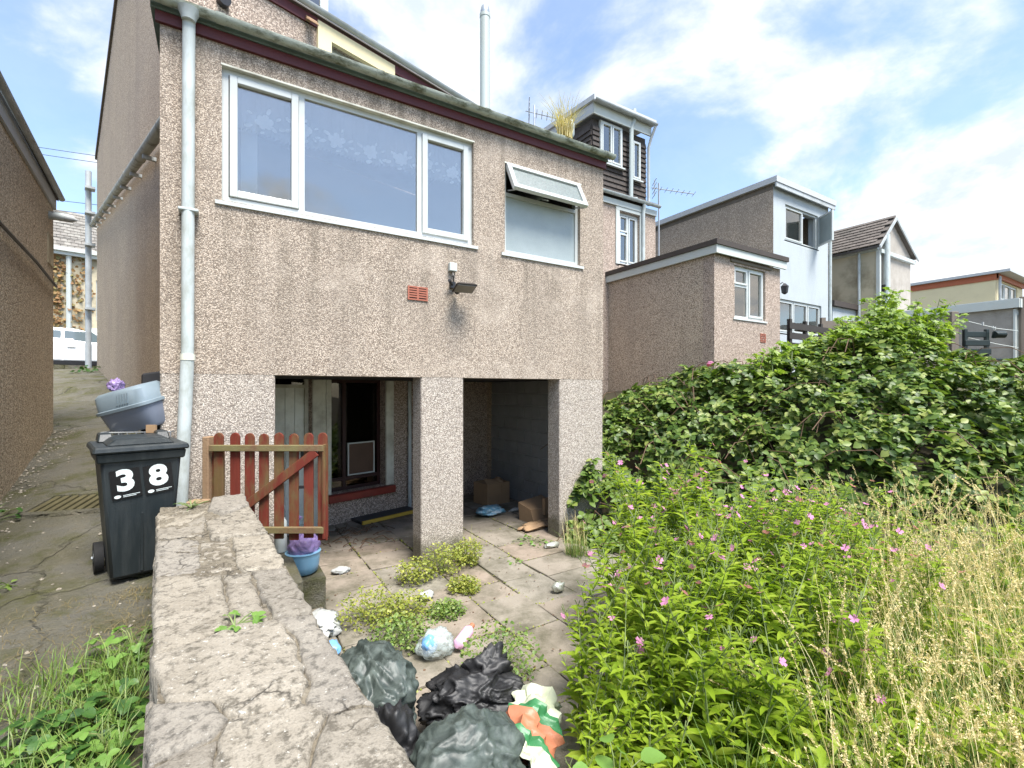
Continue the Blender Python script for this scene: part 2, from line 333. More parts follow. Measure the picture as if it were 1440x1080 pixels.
M_willow = leafm('willowherb_leaf', [(.16, .25, .016), (.24, .345, .025), (.31, .41, .038), (.40, .46, .07)], .5, .46, .25)
M_stem = leafm('green_stem', [(.14, .20, .06), (.20, .24, .09)], .6, .05)
M_brownstem = plain('brown_bramble_stem', (.11, .065, .038), .8, .4, 12)
M_flower = leafm('pink_petal', [(.62, .20, .44), (.75, .32, .56)], .6, .35)
M_straw = leafm('dry_grass_straw', [(.50, .40, .17), (.66, .56, .28), (.78, .70, .43)], .7, .2, .2)
M_seed = leafm('dry_seed_head', [(.62, .50, .26), (.78, .68, .42)], .8, .25, .1)
M_grass = leafm('green_grass_blade', [(.09, .17, .03), (.16, .25, .05), (.26, .31, .08)], .5, .3)
M_weed = leafm('yellow_green_weed', [(.16, .21, .03), (.28, .31, .05), (.40, .40, .08)], .5, .3)
M_ivy = leafm('ground_plant_leaf', [(.028, .075, .016), (.045, .11, .022), (.075, .16, .03)], .40, .2)
M_lime = leafm('lime_leaf', [(.13, .25, .045), (.19, .33, .07)], .42, .35)
M_ivybrown = leafm('autumn_creeper_leaf', [(.20, .10, .04), (.30, .17, .06), (.16, .15, .05)], .7, .1)
M_hedge = leafm('hedge_leaf', [(.07, .13, .02), (.13, .20, .04)], .6, .2)

# ------------------------------------------------------------------ geometry helpers
WL = {}
class F:
    """frame: origin, x axis angle (deg), optional y axis angle"""
    def __init__(s, o=(0, 0), ang=0, yang=None):
        s.o = o; a = R(ang); b = R(ang+90 if yang is None else yang)
        s.x = (math.cos(a), math.sin(a)); s.y = (math.cos(b), math.sin(b))
    def p(s, a, b, h=0): return (s.o[0]+a*s.x[0]+b*s.y[0], s.o[1]+a*s.x[1]+b*s.y[1], h)
F0 = F()
class MB:
    def __init__(s, f=F0): s.f = f; s.v = []; s.q = []
    def pts(s, P): k = len(s.v); s.v += [s.f.p(*p) for p in P]; return k
    def box(s, a0, a1, b0, b1, h0, h1):
        k = s.pts([(a0, b0, h0), (a1, b0, h0), (a1, b1, h0), (a0, b1, h0), (a0, b0, h1), (a1, b0, h1), (a1, b1, h1), (a0, b1, h1)])
        s.q += [tuple(k+i for i in t) for t in ((0, 3, 2, 1), (4, 5, 6, 7), (0, 1, 5, 4), (1, 2, 6, 5), (2, 3, 7, 6), (3, 0, 4, 7))]; return s
    def hexa(s, P):
        k = s.pts(P); s.q += [tuple(k+i for i in t) for t in ((0, 3, 2, 1), (4, 5, 6, 7), (0, 1, 5, 4), (1, 2, 6, 5), (2, 3, 7, 6), (3, 0, 4, 7))]; return s
    def prism(s, P, d):
        """P: list of (a,b,h) points, d: extrusion (da,db,dh)"""
        n = len(P); k = s.pts(P); s.pts([(p[0]+d[0], p[1]+d[1], p[2]+d[2]) for p in P])
        s.q.append(tuple(range(k, k+n))); s.q.append(tuple(range(k+2*n-1, k+n-1, -1)))
        for i in range(n): j = (i+1) % n; s.q.append((k+i, k+n+i, k+n+j, k+j))
        return s
    def quad(s, P): k = s.pts(P); s.q.append(tuple(range(k, k+len(P)))); return s
    def tube(s, path, r, n=10, caps=True):
        P = [Vector(s.f.p(*p)) for p in path]; rr = r if isinstance(r, (list, tuple)) else [r]*len(P)
        k0 = len(s.v); up = None
        for i, p in enumerate(P):
            d = (P[min(i+1, len(P)-1)]-P[max(i-1, 0)]).normalized()
            if up is None: up = d.orthogonal().normalized()
            up = (up-d*up.dot(d)).normalized(); w = d.cross(up)
            for j in range(n):
                a = 2*math.pi*j/n; s.v.append(tuple(p+(up*math.cos(a)+w*math.sin(a))*rr[i]))
        for i in range(len(P)-1):
            for j in range(n):
                a = k0+i*n+j; b = k0+i*n+(j+1) % n; s.q.append((a, b, b+n, a+n))
        if caps:
            s.q.append(tuple(range(k0+n-1, k0-1, -1))); e = k0+(len(P)-1)*n; s.q.append(tuple(range(e, e+n)))
        return s
    def lathe(s, c, prof, n=16, closed=True):
        k0 = len(s.v)
        for r, h in prof:
            for j in range(n):
                a = 2*math.pi*j/n; s.v.append(s.f.p(c[0]+r*math.cos(a), c[1]+r*math.sin(a), h))
        for i in range(len(prof)-1):
            for j in range(n):
                a = k0+i*n+j; b = k0+i*n+(j+1) % n; s.q.append((a, b, b+n, a+n))
        if closed:
            s.q.append(tuple(range(k0+n-1, k0-1, -1))); e = k0+(len(prof)-1)*n; s.q.append(tuple(range(e, e+n)))
        return s
    def build(s, name, mat, parent=None, smooth=False, bevel=0, origin=None, fixn=True):
        V = s.v; xs, ys, zs = zip(*V)
        o = Vector(origin) if origin else Vector(((min(xs)+max(xs))/2, (min(ys)+max(ys))/2, min(zs)))
        me = bpy.data.meshes.new(name); me.from_pydata([(x-o.x, y-o.y, z-o.z) for x, y, z in V], [], s.q)
        if fixn or bevel:
            bm = bmesh.new(); bm.from_mesh(me); bmesh.ops.recalc_face_normals(bm, faces=bm.faces)
            if bevel: bmesh.ops.bevel(bm, geom=list(bm.edges), offset=bevel, segments=1, affect='EDGES', clamp_overlap=True)
            bm.to_mesh(me); bm.free()
        if mat: me.materials.append(mat)
        if smooth:
            me.polygons.foreach_set('use_smooth', [True]*len(me.polygons))
            if smooth != 2:
                try: me.set_sharp_from_angle(angle=R(40))
                except Exception: pass
        return place(name, me, o, parent)
def place(name, me, o, parent=None):
    ob = bpy.data.objects.new(name, me); COL.objects.link(ob)
    o = Vector(o); WL[ob.name] = o
    if parent is not None: ob.parent = parent; ob.location = o-WL[parent.name]
    else: ob.location = o
    return ob
def tag(o, label, cat, group=None):
    o['label'] = label; o['category'] = cat
    if group: o['group'] = group
    return o
def thing(name, label, cat, loc, group=None):
    o = bpy.data.objects.new(name, None); COL.objects.link(o); o.location = loc; WL[o.name] = Vector(loc); o.empty_display_size = .2
    return tag(o, label, cat, group)
def struct(o): o['kind'] = 'structure'; return o
def stuff(o): o['kind'] = 'stuff'; return o
def kids(o): return [c for c in bpy.data.objects if c.parent == o]
def copy_tree(o, loc, rz=0, sc=1, kidmap=None):
    c = o.copy(); COL.objects.link(c); c.location = loc; c.rotation_euler = (0, 0, rz); c.scale = (sc, sc, sc); WL[c.name] = Vector(loc)
    for ch in kidmap if kidmap is not None else kids(o):
        d = ch.copy(); COL.objects.link(d); d.parent = c
    return c

def panel(f, a0, a1, h0, h1, b0, b1, holes):
    """wall slab between depth b0 (front) and b1 with rectangular through holes (a0,a1,h0,h1)"""
    mb = MB(f)
    A = sorted({a0, a1, *[x for h in holes for x in h[:2]]}); H = sorted({h0, h1, *[x for h in holes for x in h[2:]]})
    A = [a for a in A if a0 <= a <= a1]; H = [h for h in H if h0 <= h <= h1]
    def inh(a, h): return any(q[0] < a < q[1] and q[2] < h < q[3] for q in holes)
    solid = {}
    for i in range(len(A)-1):
        for j in range(len(H)-1): solid[i, j] = not inh((A[i]+A[i+1])/2, (H[j]+H[j+1])/2)
    for (i, j), sdd in solid.items():
        if not sdd: continue
        x0, x1, z0, z1 = A[i], A[i+1], H[j], H[j+1]
        mb.quad([(x0, b0, z0), (x1, b0, z0), (x1, b0, z1), (x0, b0, z1)]); mb.quad([(x1, b1, z0), (x0, b1, z0), (x0, b1, z1), (x1, b1, z1)])
        if not solid.get((i-1, j)): mb.quad([(x0, b1, z0), (x0, b0, z0), (x0, b0, z1), (x0, b1, z1)])
        if not solid.get((i+1, j)): mb.quad([(x1, b0, z0), (x1, b1, z0), (x1, b1, z1), (x1, b0, z1)])
        if not solid.get((i, j-1)): mb.quad([(x0, b1, z0), (x1, b1, z0), (x1, b0, z0), (x0, b0, z0)])
        if not solid.get((i, j+1)): mb.quad([(x0, b0, z1), (x1, b0, z1), (x1, b1, z1), (x0, b1, z1)])
    return mb
def ring(mb, a0, a1, h0, h1, w, b0, b1):
    mb.box(a0, a0+w, b0, b1, h0, h1); mb.box(a1-w, a1, b0, b1, h0, h1)
    mb.box(a0+w, a1-w, b0+.001, b1-.001, h0, h0+w); mb.box(a0+w, a1-w, b0+.001, b1-.001, h1-w, h1)
def window(f, parent, a0, a1, h0, h1, b, lights, w=.05, mull=(), trans=(), sill=.08, mat=None, pmat=None, name='window', d=.07, sillm=None):
    mat = mat or M_upvc; pmat = pmat or M_glass
    mb = MB(f); ring(mb, a0, a1, h0, h1, w, b, b+d)
    for x in mull: mb.box(x-w/2, x+w/2, b+.002, b+d-.002, h0+w, h1-w)
    for (x0, x1, h) in trans: mb.box(x0, x1, b+.003, b+d-.003, h-w/2, h+w/2)
    win = mb.build(name, mat, parent)
    for L in lights:
        x0, x1, z0, z1, case = L[:5]
        if case:
            m2 = MB(f); ring(m2, x0, x1, z0, z1, case, b-.018, b+d*.5); m2.build('sash', mat, win, bevel=.004)
            x0 += case-.005; x1 -= case-.005; z0 += case-.005; z1 -= case-.005
        MB(f).box(x0, x1, b+.022, b+.030, z0, z1).build('pane', L[5] if len(L) > 5 else pmat, win)
    if sill:
        MB(f).prism([(a0-.05, b+.02, h0+.012), (a0-.05, b-sill, h0-.012), (a0-.05, b-sill, h0-.045), (a0-.05, b+.02, h0-.045)], (a1-a0+.1, 0, 0)).build('sill', sillm or mat, win)
    return win

# leaf clouds --------------------------------------------------------------
def basis(nrm, tang):
    n = nrm/np.linalg.norm(nrm, axis=1, keepdims=True); t = tang-n*np.sum(n*tang, axis=1, keepdims=True)
    t /= np.linalg.norm(t, axis=1, keepdims=True)+1e-9; s = np.cross(n, t)
    return np.stack([s, t, n], axis=2)       # columns: side, along, normal
def cloud(tv, tf, pos, B, sc):
    tv = np.asarray(tv, float); k = len(tv); n = len(pos)
    sc = np.asarray(sc, float)
    if sc.ndim == 1: sc = sc[:, None]
    V = np.einsum('nij,nkj->nki', B, tv[None]*sc[:, None, :] if sc.shape[1] == 3 else tv[None]*sc[:, :, None]) + pos[:, None, :]
    loops = np.concatenate([np.asarray(f) for f in tf]); lens = np.array([len(f) for f in tf])
    L = (loops[None]+(np.arange(n)*k)[:, None]).ravel(); T = np.tile(lens, n)
    return V.reshape(-1, 3), L, T
def mesh_np(name, parts, mat):
    V = np.concatenate([p[0] for p in parts]); off = 0; Ls = []
    for p in parts: Ls.append(p[1]+off); off += len(p[0])
    L = np.concatenate(Ls); T = np.concatenate([p[2] for p in parts])
    me = bpy.data.meshes.new(name); me.vertices.add(len(V)); me.loops.add(len(L)); me.polygons.add(len(T))
    me.vertices.foreach_set('co', V.astype(np.float32).ravel()); me.loops.foreach_set('vertex_index', L.astype(np.int32))
    st = np.concatenate([[0], np.cumsum(T)[:-1]]); me.polygons.foreach_set('loop_start', st.astype(np.int32)); me.polygons.foreach_set('loop_total', T.astype(np.int32))
    me.update(calc_edges=True); me.materials.append(mat); return me
def oval(w=.35, fold=.10, droop=.12):
    tv = [(0, 0, 0), (-w*.8, .28, fold), (-w, .55, fold-.02), (-w*.55, .85, fold*.3-droop*.5), (0, 1.05, -droop), (w*.55, .85, fold*.3-droop*.5), (w, .55, fold-.02), (w*.8, .28, fold), (0, .5, 0)]
    return tv, [(0, 8, 2, 1), (8, 4, 3, 2), (0, 7, 6, 8), (8, 6, 5, 4)]
def lance(w=.11):
    tv = [(0, 0, 0), (-w, .35, .05), (-w*.7, .7, .0), (0, 1, -.16), (w*.7, .7, .0), (w, .35, .05), (0, .5, -.01)]
    return tv, [(0, 6, 1), (1, 6, 2), (2, 6, 3), (6, 4, 3), (6, 5, 4), (0, 5, 6)]
def merge_t(ts):
    v = []; f = []
    for tv, tf in ts: k = len(v); v += list(tv); f += [tuple(k+i for i in q) for q in tf]
    return v, f
def xform(t, rz=0, s=1, o=(0, 0, 0), ry=0, rx=0):
    m = Euler((rx, ry, rz)).to_matrix()
    return [tuple(m @ (Vector(v)*s)+Vector(o)) for v in t[0]], t[1]
def oval2(w=.45, fold=.08, droop=.12, n=9, ser=.05):
    tv = [(0, 0, 0)]; side = []
    for k in range(1, n):
        t = k/n; x = w*math.sin(math.pi*t**.8)**.75*(1+ser*(1 if k % 2 else -1)); side.append((x, 1.05*t, fold*math.sin(math.pi*t)-droop*t*t))
    mid = [(0, 1.05*k/n, -droop*(k/n)**2*.8) for k in range(1, n)]
    tv += side+[(-x, y, z) for x, y, z in side]+mid+[(0, 1.05, -droop)]; m = n-1; f = []
    S, M_, E_ = 1, 1+2*m, 1+3*m
    for sgn, b in ((1, S), (-1, S+m)):
        f.append((0, b, M_) if sgn > 0 else (0, M_, b))
        for k in range(m-1): q = (b+k, b+k+1, M_+k+1, M_+k); f.append(q if sgn > 0 else q[::-1])
        q = (b+m-1, E_, M_+m-1); f.append(q if sgn > 0 else q[::-1])
    return tv, f
trefoil = merge_t([xform(oval(.40), 0, 1, (0, .12, 0)), xform(oval(.37), R(78), .85, (-.02, .05, 0), 0, R(6)), xform(oval(.37), R(-78), .85, (.02, .05, 0), 0, R(6))])
def unit(n): v = rng.normal(size=(n, 3)); return v/np.linalg.norm(v, axis=1, keepdims=True)

def survey(X, Z):          # ground position X metres to the right and Z metres in front of the tripod point
    return (CAM.x+X*.8504+Z*.5262, CAM.y-X*.5262+Z*.8504)
def depth(u, v): return .5262*(u-CAM.x)+.8504*(v-CAM.y)
def sstep(a, b, x): t = np.clip((x-a)/(b-a), 0, 1); return t*t*(3-2*t)

# ------------------------------------------------------------------ ground
AZ = [-40, -5, .5, 3.2, 4.4, 6.6, 9.0, 13.0, 16.0, 60]; AG = [-1.5, .45, .52, .65, .92, 1.40, 1.84, 2.46, 2.6, 2.7]
def alley_h(u, v): return np.interp(depth(u, v), AZ, AG)
def wall_mid(v): return np.interp(v, [-7, -3.85, -1.0], [.73, .545, .33])
def bank(u, v):
    k = sstep(-5.5, -.8, v)*.8+.2
    return np.where(u > 5.0, (2.15*sstep(5.1, 9.2, u)+.45*sstep(9, 17, u))*k, 0)
def terrain(u, v):
    left = ((v < -1.0) & (u < wall_mid(v))) | ((v >= -1.0) & (v < 0) & (u < .38)) | ((v >= 0) & (u < .05))
    t = np.where(left, alley_h(u, v)-.06, bank(u, v)-.05)
    yard = (~left) & (u < 5.0) & (v > 3.6)
    t = np.where(yard | ((v > 4.5) & ~left), 2.45, t)
    far = sstep(12, 60, -v-0*u); t = t-far*2.5
    r = np.hypot(u, v); t = t-sstep(70, 300, r)*6
    return t
def graded(lo, hi, a, b, fine, n1=26):
    c = list(np.arange(a, b+1e-6, fine)); lo_ = a-np.geomspace(fine, a-lo, n1); hi_ = b+np.geomspace(fine, hi-b, n1)
    return np.array(sorted(set(list(lo_)+c+list(hi_))))
def grid_mesh(name, us, vs, fn, mat, smooth=True, jit=0):
    U, Vv = np.meshgrid(us, vs); Zv = fn(U, Vv)
    V = np.stack([U, Vv, Zv], -1).reshape(-1, 3); nu, nv = len(us), len(vs)
    i = np.arange((nv-1)*(nu-1)); r, c = i//(nu-1), i % (nu-1); a = r*nu+c
    L = np.stack([a, a+1, a+1+nu, a+nu], 1).ravel(); me = mesh_np(name, [(V, L, np.full(len(i), 4))], mat)
    if smooth: me.polygons.foreach_set('use_smooth', [True]*len(me.polygons))
    return me
gm = grid_mesh('ground', graded(-450, 450, -4, 12, .14), graded(-450, 450, -7, 5, .14), terrain, M_soil)
struct(place('ground', gm, (0, 0, 0)))

def nz(u, v, s, seed=0): return np.array([mnoise.fractal(Vector((a*s, b*s, seed)), .8, 2.1, 5) for a, b in zip(np.ravel(u), np.ravel(v))]).reshape(np.shape(u))
# alley path: concrete strip rising to the street, a low step before the top
vs = np.arange(-6.5, 12.3, .09); tt = np.linspace(0, 1, 30)
Vg, T_ = np.meshgrid(vs, tt, indexing='ij')
uR = np.where(Vg < -1, wall_mid(Vg), np.where(Vg < 0, .42, .12-.2164*np.maximum(Vg-1.5, 0)+.06)); uL = np.where(Vg < 3.6, -2.0-.0*Vg, -2.0-.2164*(Vg-3.6)-sstep(3.6, 7, Vg)*2)
Ug = uL+(uR-uL)*T_; Zg = alley_h(Ug, Vg)+nz(Ug, Vg, 1.6)*.018+nz(Ug, Vg, 6, 3)*.006 + np.where(depth(Ug, Vg) > 9.3, .09, 0)
Vv = np.stack([Ug, Vg, Zg], -1).reshape(-1, 3); nv, nu = Ug.shape
i = np.arange((nv-1)*(nu-1)); r, c = i//(nu-1), i % (nu-1); a = r*nu+c
me = mesh_np('alley_path', [(Vv, np.stack([a, a+1, a+1+nu, a+nu], 1).ravel(), np.full(len(i), 4))], M_alley)
me.polygons.foreach_set('use_smooth', [True]*len(me.polygons)); struct(place('alley_path', me, (0, 0, 0)))
def alley_z(u, v): return float(alley_h(u, v))

# street beyond the alley, with a kerb and a centre line
FS = F(survey(-14.2, 16.6), math.degrees(math.atan2(.2164, .9806)))    # street frame: x along the street, y away
struct(MB(FS).box(-60, 60, -1.1, 6.4, 2.3, 2.56).build('street', M_road))
struct(MB(FS).box(-60, 60, -3.2, -1.1, 2.2, 2.66).build('pavement', M_alley))
struct(MB(FS).box(-60, 60, 6.4, 8.3, 2.2, 2.68).build('far_pavement', M_alley))
struct(MB(FS).box(-60, 60, 3.4, 3.5, 2.52, 2.564).build('road_marking', M_paint))

# yard paving
yard = struct(MB().box(.35, 5.2, -6.6, 3.6, -.30, -.016).build('yard_paving', M_soil))
rs = random.Random(11)
u = .62; cols = []
while u < 5.15:
    w = rs.choice([.38, .46, .46, .6]); cols.append((u, min(u+w, 5.2))); u += w
for (ua, ub) in cols:
    v = -6.4+rs.random()*.4
    while v < 3.2:
        L = rs.choice([.38, .45, .6, .6, .5]); g = .006
        if not (v+L > 3.2):
            P = []
            for (x, y) in ((ua+g, v+g), (ub-g, v+g), (ub-g, v+L-g), (ua+g, v+L-g)): P.append((x+rs.uniform(-.010, .010), y+rs.uniform(-.010, .010)))
            z = rs.uniform(-.009, .007); tx, ty = rs.uniform(-.014, .014), rs.uniform(-.014, .014)
            cxm = sum(p[0] for p in P)/4; cym = sum(p[1] for p in P)/4
            mb = MB().hexa([(x, y, -.06) for x, y in P]+[(x, y, z+(x-cxm)*tx*2+(y-cym)*ty*2) for x, y in P])
            mb.build('paving_slab', M_slab, yard, bevel=.006)
        v += L
# concrete steps from the alley landing down into the yard
st = thing('concrete_steps', 'worn concrete steps going down behind the picket gate into the yard', 'steps', (.8, -.4, 0))
MB().box(.30, .74, -.97, -.005, -.05, .66).build('step', M_alley, st, bevel=.012)
MB().box(.742, .98, -.96, -.006, -.05, .47).build('step', M_alley, st, bevel=.012)
MB().box(.982, 1.24, -.44, -.007, -.05, .275).build('step', M_alley, st, bevel=.012)

# ------------------------------------------------------------------ the house: rear extension with open undercroft
house = thing('pebble_dashed_house', 'pebble-dashed house with flat-roofed extension over an open undercroft', 'house', (2.5, 1.5, 0))
TH = .27
WB = (.443, 2.95, 3.640, 4.845); WS = (3.376, 4.56, 3.625, 4.715)
panel(F0, 0, 4.975, 2.088, 5.06, 0, TH, [WB, WS]).build('rear_wall', M_dash, house, fixn=False)
for nm, a0, a1, dz in (('pillar', 0.0, .869, .003), ('pillar', 2.305, 2.821, .0), ('pillar', 4.212, 4.972, .003)):
    P = MB().box(a0, a1, .002, TH-.002 if a0 > 0 else TH-.002, -.06, 2.10).build(nm, M_pier, house, bevel=.012)
# middle pillar is deeper than the wall above: its left cheek shows
FC = F((-.1234, 1.6231), 16.252, math.degrees(math.atan2(.9764, -.2164)))    # main house frame (skewed)
FR = F((-.3154, 1.5672), 16.252)        # rear wall of main house: x along wall, y inward
MB().box(-.0, .14, TH, 1.55, .0, 5.06).build('side_wall', M_dash, house)
MB().box(4.886, 4.97, TH, 3.05, -.05, 5.06).build('party_wall', M_mortar, house)
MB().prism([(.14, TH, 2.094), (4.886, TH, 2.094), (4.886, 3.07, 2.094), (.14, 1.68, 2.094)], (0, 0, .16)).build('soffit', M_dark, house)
MB().box(3.12, 3.2, TH, 2.45, 2.26, 5.05).build('partition', M_room, house)
MB().prism([(.14, 1.45, 2.26), (3.12, 2.32, 2.26), (3.12, 2.36, 2.26), (.14, 1.49, 2.26)], (0, 0, 2.8)).build('room_back_wall', M_room, house)
# block wall inside the undercroft
bw = MB().box(4.868, 4.884, .28, 3.02, -.05, 2.09).build('block_wall', M_mortar, house)
me0 = None
for row in range(10):
    z = .0+row*.2095; v = .285-(row % 2)*.22
    while v < 2.98:
        v0, v1 = max(v, .285), min(v+.44, 3.0)
        if v1-v0 > .05:
            pr = rs.uniform(0, .006)
            MB().box(4.856-pr, 4.872, v0+.005, v1-.005, z+.005, z+.2045).build('block', M_block, bw, bevel=.003)
        v += .44
# main house rear wall with door, window and upper window
DR = (1.02, 1.90, .02, 2.17); WR = (2.175, 3.07, .45, 2.105); WU = (2.175, 3.02, 5.35, 6.92)
panel(FR, .28, 5.33, -.1, 7.10, 0, .30, [DR, WR, WU]).build('inner_rear_wall', M_nb, house, fixn=False)
# door
dr = MB(FR); ring(dr, DR[0], DR[1], DR[2], DR[3], .05, .10, .17); dr.box(DR[0]+.05, DR[1]-.05, .102, .168, 1.975, 2.02)
door = dr.build('door', M_offwood, house)
n = 6
for k in range(n):
    w = (DR[1]-DR[0]-.1)/n; x = DR[0]+.05+k*w
    MB(FR).box(x+.002, x+w-.002, .125, .155, .07, 1.975).build('plank', M_doorwood, door, bevel=.004)
MB(FR).box(DR[0]+.05, DR[1]-.05, .135, .142, 2.02, 2.12).build('fanlight', M_glassdark, door)
MB(FR).box(DR[1]-.10, DR[1]-.06, .09, .13, 1.0, 1.10).build('handle', M_black, door)
MB(FR).box(1.905, 2.03, -.03, .06, -.02, 2.09).build('door_post', M_offwood, house, bevel=.005)
MB(FR).box(2.03, 2.10, -.012, .02, .0, 2.09).build('door_architrave', M_offwood, house)
# undercroft window
M_darkred = plain('dark_maroon_frame', (.03, .008, .007), .5, .3)
M_brownpanel = plain('dark_brown_panel', (.09, .05, .032), .5, .3, 5)
wn = window(FR, house, WR[0], WR[1], WR[2], WR[3], .14, [(2.225, 3.02, .50, 2.06, 0, M_glassdark)], w=.05, mull=(2.46,), sill=0, mat=M_darkred, trans=((2.225, 3.02, .62),))
MB(FR).box(2.10, 3.21, -.10, .14, .335, .445).build('sill', M_redsill, wn, bevel=.01)
MB(FR).box(3.072, 3.21, -.035, .01, .45, 2.09).build('surround', M_offwood, wn, bevel=.004)
MB(FR).box(2.10, 2.172, -.034, .01, .45, 2.09).build('surround', M_offwood, wn, bevel=.004)
pm = MB(FR); ring(pm, 2.50, 2.95, .66, 1.15, .018, .105, .135); fl = pm.build('pet_flap', M_whitewood, wn)
MB(FR).box(2.51, 2.94, .12, .128, .67, 1.14).build('flap_panel', M_brownpanel, wn)
MB(FR).tube([(3.50, -.05, .0), (3.50, -.05, 2.08)], .03, 10).build('wastepipe', M_pipe, house, smooth=True)
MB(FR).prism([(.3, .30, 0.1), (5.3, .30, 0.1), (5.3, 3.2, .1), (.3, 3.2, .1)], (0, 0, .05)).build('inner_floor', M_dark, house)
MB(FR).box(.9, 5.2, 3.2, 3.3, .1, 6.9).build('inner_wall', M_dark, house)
# big window
big = window(F0, house, *WB, .05, [(.503, 1.075, 3.70, 4.80, .062), (1.134, 2.275, 3.69, 4.80, 0), (2.335, 2.90, 3.69, 4.80, .062)], w=.052, mull=(1.105, 2.305), sill=.07)
MB().box(WB[0]-.005, WB[1]+.01, -.006, .05, WB[3]-.004, WB[3]+.012).build('head_trim', M_offwood, big)
# small window: frosted lower light, top vent hung open
sm = window(F0, house, *WS, .05, [(3.42, 4.515, 3.675, 4.335, 0, M_frost)], w=.045, trans=((3.42, 4.515, 4.36),), sill=.07)
ta = R(27); hz, hb = 4.70, .035
def tilt(t, dpt): return (hb-math.sin(ta)*t-math.cos(ta)*dpt, hz-math.cos(ta)*t+(-math.sin(ta))*(-dpt)*-1*0)
FT = []
def tbox(mb, a0, a1, t0, t1, d0, d1):
    def q(a, t, d): return (a, hb-math.sin(ta)*t-math.cos(ta)*d, hz-math.cos(ta)*t+math.sin(ta)*d)
    mb.hexa([q(a0, t1, d0), q(a1, t1, d0), q(a1, t1, d1), q(a0, t1, d1), q(a0, t0, d0), q(a1, t0, d0), q(a1, t0, d1), q(a0, t0, d1)])
mb = MB(); H_ = .405
tbox(mb, 3.395, 3.455, 0, H_, 0, .055); tbox(mb, 4.48, 4.54, 0, H_, 0, .055); tbox(mb, 3.455, 4.48, 0, .055, .001, .054); tbox(mb, 3.455, 4.48, H_-.06, H_, .001, .054)
mb.build('open_vent', M_upvc, sm, bevel=.004)
mb = MB(); tbox(mb, 3.45, 4.485, .05, H_-.055, .018, .028); mb.build('pane', M_frostdark, sm)
MB().tube([(3.44, .03, 4.40), (3.43, -.14, 4.345)], .008, 6).build('stay', M_metal, sm); MB().tube([(4.50, .03, 4.40), (4.51, -.14, 4.345)], .008, 6).build('stay', M_metal, sm)
MB().tube([(3.95, -.10, 4.34), (3.95, .03, 4.40)], .010, 6).build('handle', M_upvc, sm)
MB().box(WS[0]-.005, WS[1]+.02, -.006, .05, WS[3]-.004, WS[3]+.012).build('head_trim', M_offwood, sm)
MB().box(3.37, 4.57, 1.2, 1.22, 3.5, 4.8).build('bathroom_wall', M_room, house)
# fascia, gutter, flat roof
MB().box(-.03, 5.0, -.035, .0, 5.025, 5.115).build('fascia', M_maroon, house)
roof = MB().prism([(-.06, -.05, 5.118), (5.02, -.05, 5.118), (5.02, 3.02, 5.16), (-.06, 1.58, 5.14)], (0, 0, .125)).build('flat_roof', M_felt, house)
gut = MB(); nseg = 14
prof = [(-.053*math.cos(math.pi*k/8), -.053*math.sin(math.pi*k/8)) for k in range(9)]
prof2 = [(-.046*math.cos(math.pi*k/8), -.046*math.sin(math.pi*k/8)) for k in range(8, -1, -1)]
gp = [(-.10, -.112+p[0], 5.185+p[1]) for p in prof+prof2]
gut.prism(gp, (5.17, 0, 0)); gutter = gut.build('gutter', M_gutter, house, smooth=True)
for x in (.02, .40, 1.78, 3.02, 4.10, 4.86):
    cl = [(x, -.112+p[0]*1.13, 5.187+p[1]*1.13) for p in prof+prof2]
    MB().prism(cl, (.07, 0, 0)).build('gutter_union', M_gutter, gutter, smooth=True)
# rainwater downpipe
dp = MB().tube([(.205, -.108, 5.13), (.205, -.075, 5.06), (.203, -.068, 4.6), (.195, -.068, 2.24)], .047, 14).build('downpipe', M_pipe, house, smooth=True)
MB().tube([(.194, -.070, 2.20), (.14, -.075, .74)], .050, 14).build('lower_pipe', M_pipe, dp, smooth=True)
MB().lathe((.205, -.108), [(.05, 5.06), (.062, 5.10), (.085, 5.15)], 14).build('outlet', M_pipe, dp, smooth=True)
MB().tube([(.196, -.068, 2.20), (.196, -.068, 2.25)], .056, 14).build('collar', M_offwood, dp, smooth=True)
MB().box(.13, .275, -.115, .0, 3.46, 3.485).build('bracket', M_pipe, dp, bevel=.006)
# air brick, light, sensor
av = MB(); a0, a1, h0, h1 = 2.15, 2.378, 2.925, 3.075
av.box(a0, a1, -.004, .01, h0, h1)
brick = av.build('air_brick', M_dark, house)
tv_ = MB(); ring(tv_, a0, a1, h0, h1, .016, -.014, .008); tv_.box((a0+a1)/2-.010, (a0+a1)/2+.010, -.013, .007, h0+.016, h1-.016)
for k in range(1, 5): z = h0+.012+k*(h1-h0-.02)/5; tv_.box(a0+.016, a1-.016, -.012, .006, z-.008, z+.008)
tv_.build('grille', M_terra, brick)
lamp = MB().box(2.64, 2.70, -.045, .0, 3.10, 3.17).build('security_light', M_black, house)
MB().box(2.625, 2.715, -.055, .0, 3.29, 3.385).build('junction_box', M_whitewood, lamp, bevel=.006)
MB().tube([(2.67, -.03, 3.29), (2.665, -.05, 3.24), (2.69, -.03, 3.15)], .007, 6).build('cable', M_black, lamp)
M_lampbrown = plain('dark_bronze_metal', (.035, .028, .024), .45, .3, 10)
M_lens = plain('dusty_lens', (.17, .155, .135), .2, .2, 6)
FL = F((2.74, -.16), -8)
h = MB(FL).hexa([(-.12, -.13, 3.105), (.13, -.13, 3.105), (.13, .07, 3.045), (-.12, .07, 3.045), (-.08, -.10, 3.130), (.09, -.10, 3.130), (.09, .06, 3.09), (-.08, .06, 3.09)])
h.build('floodlight_head', M_lampbrown, lamp, bevel=.006)
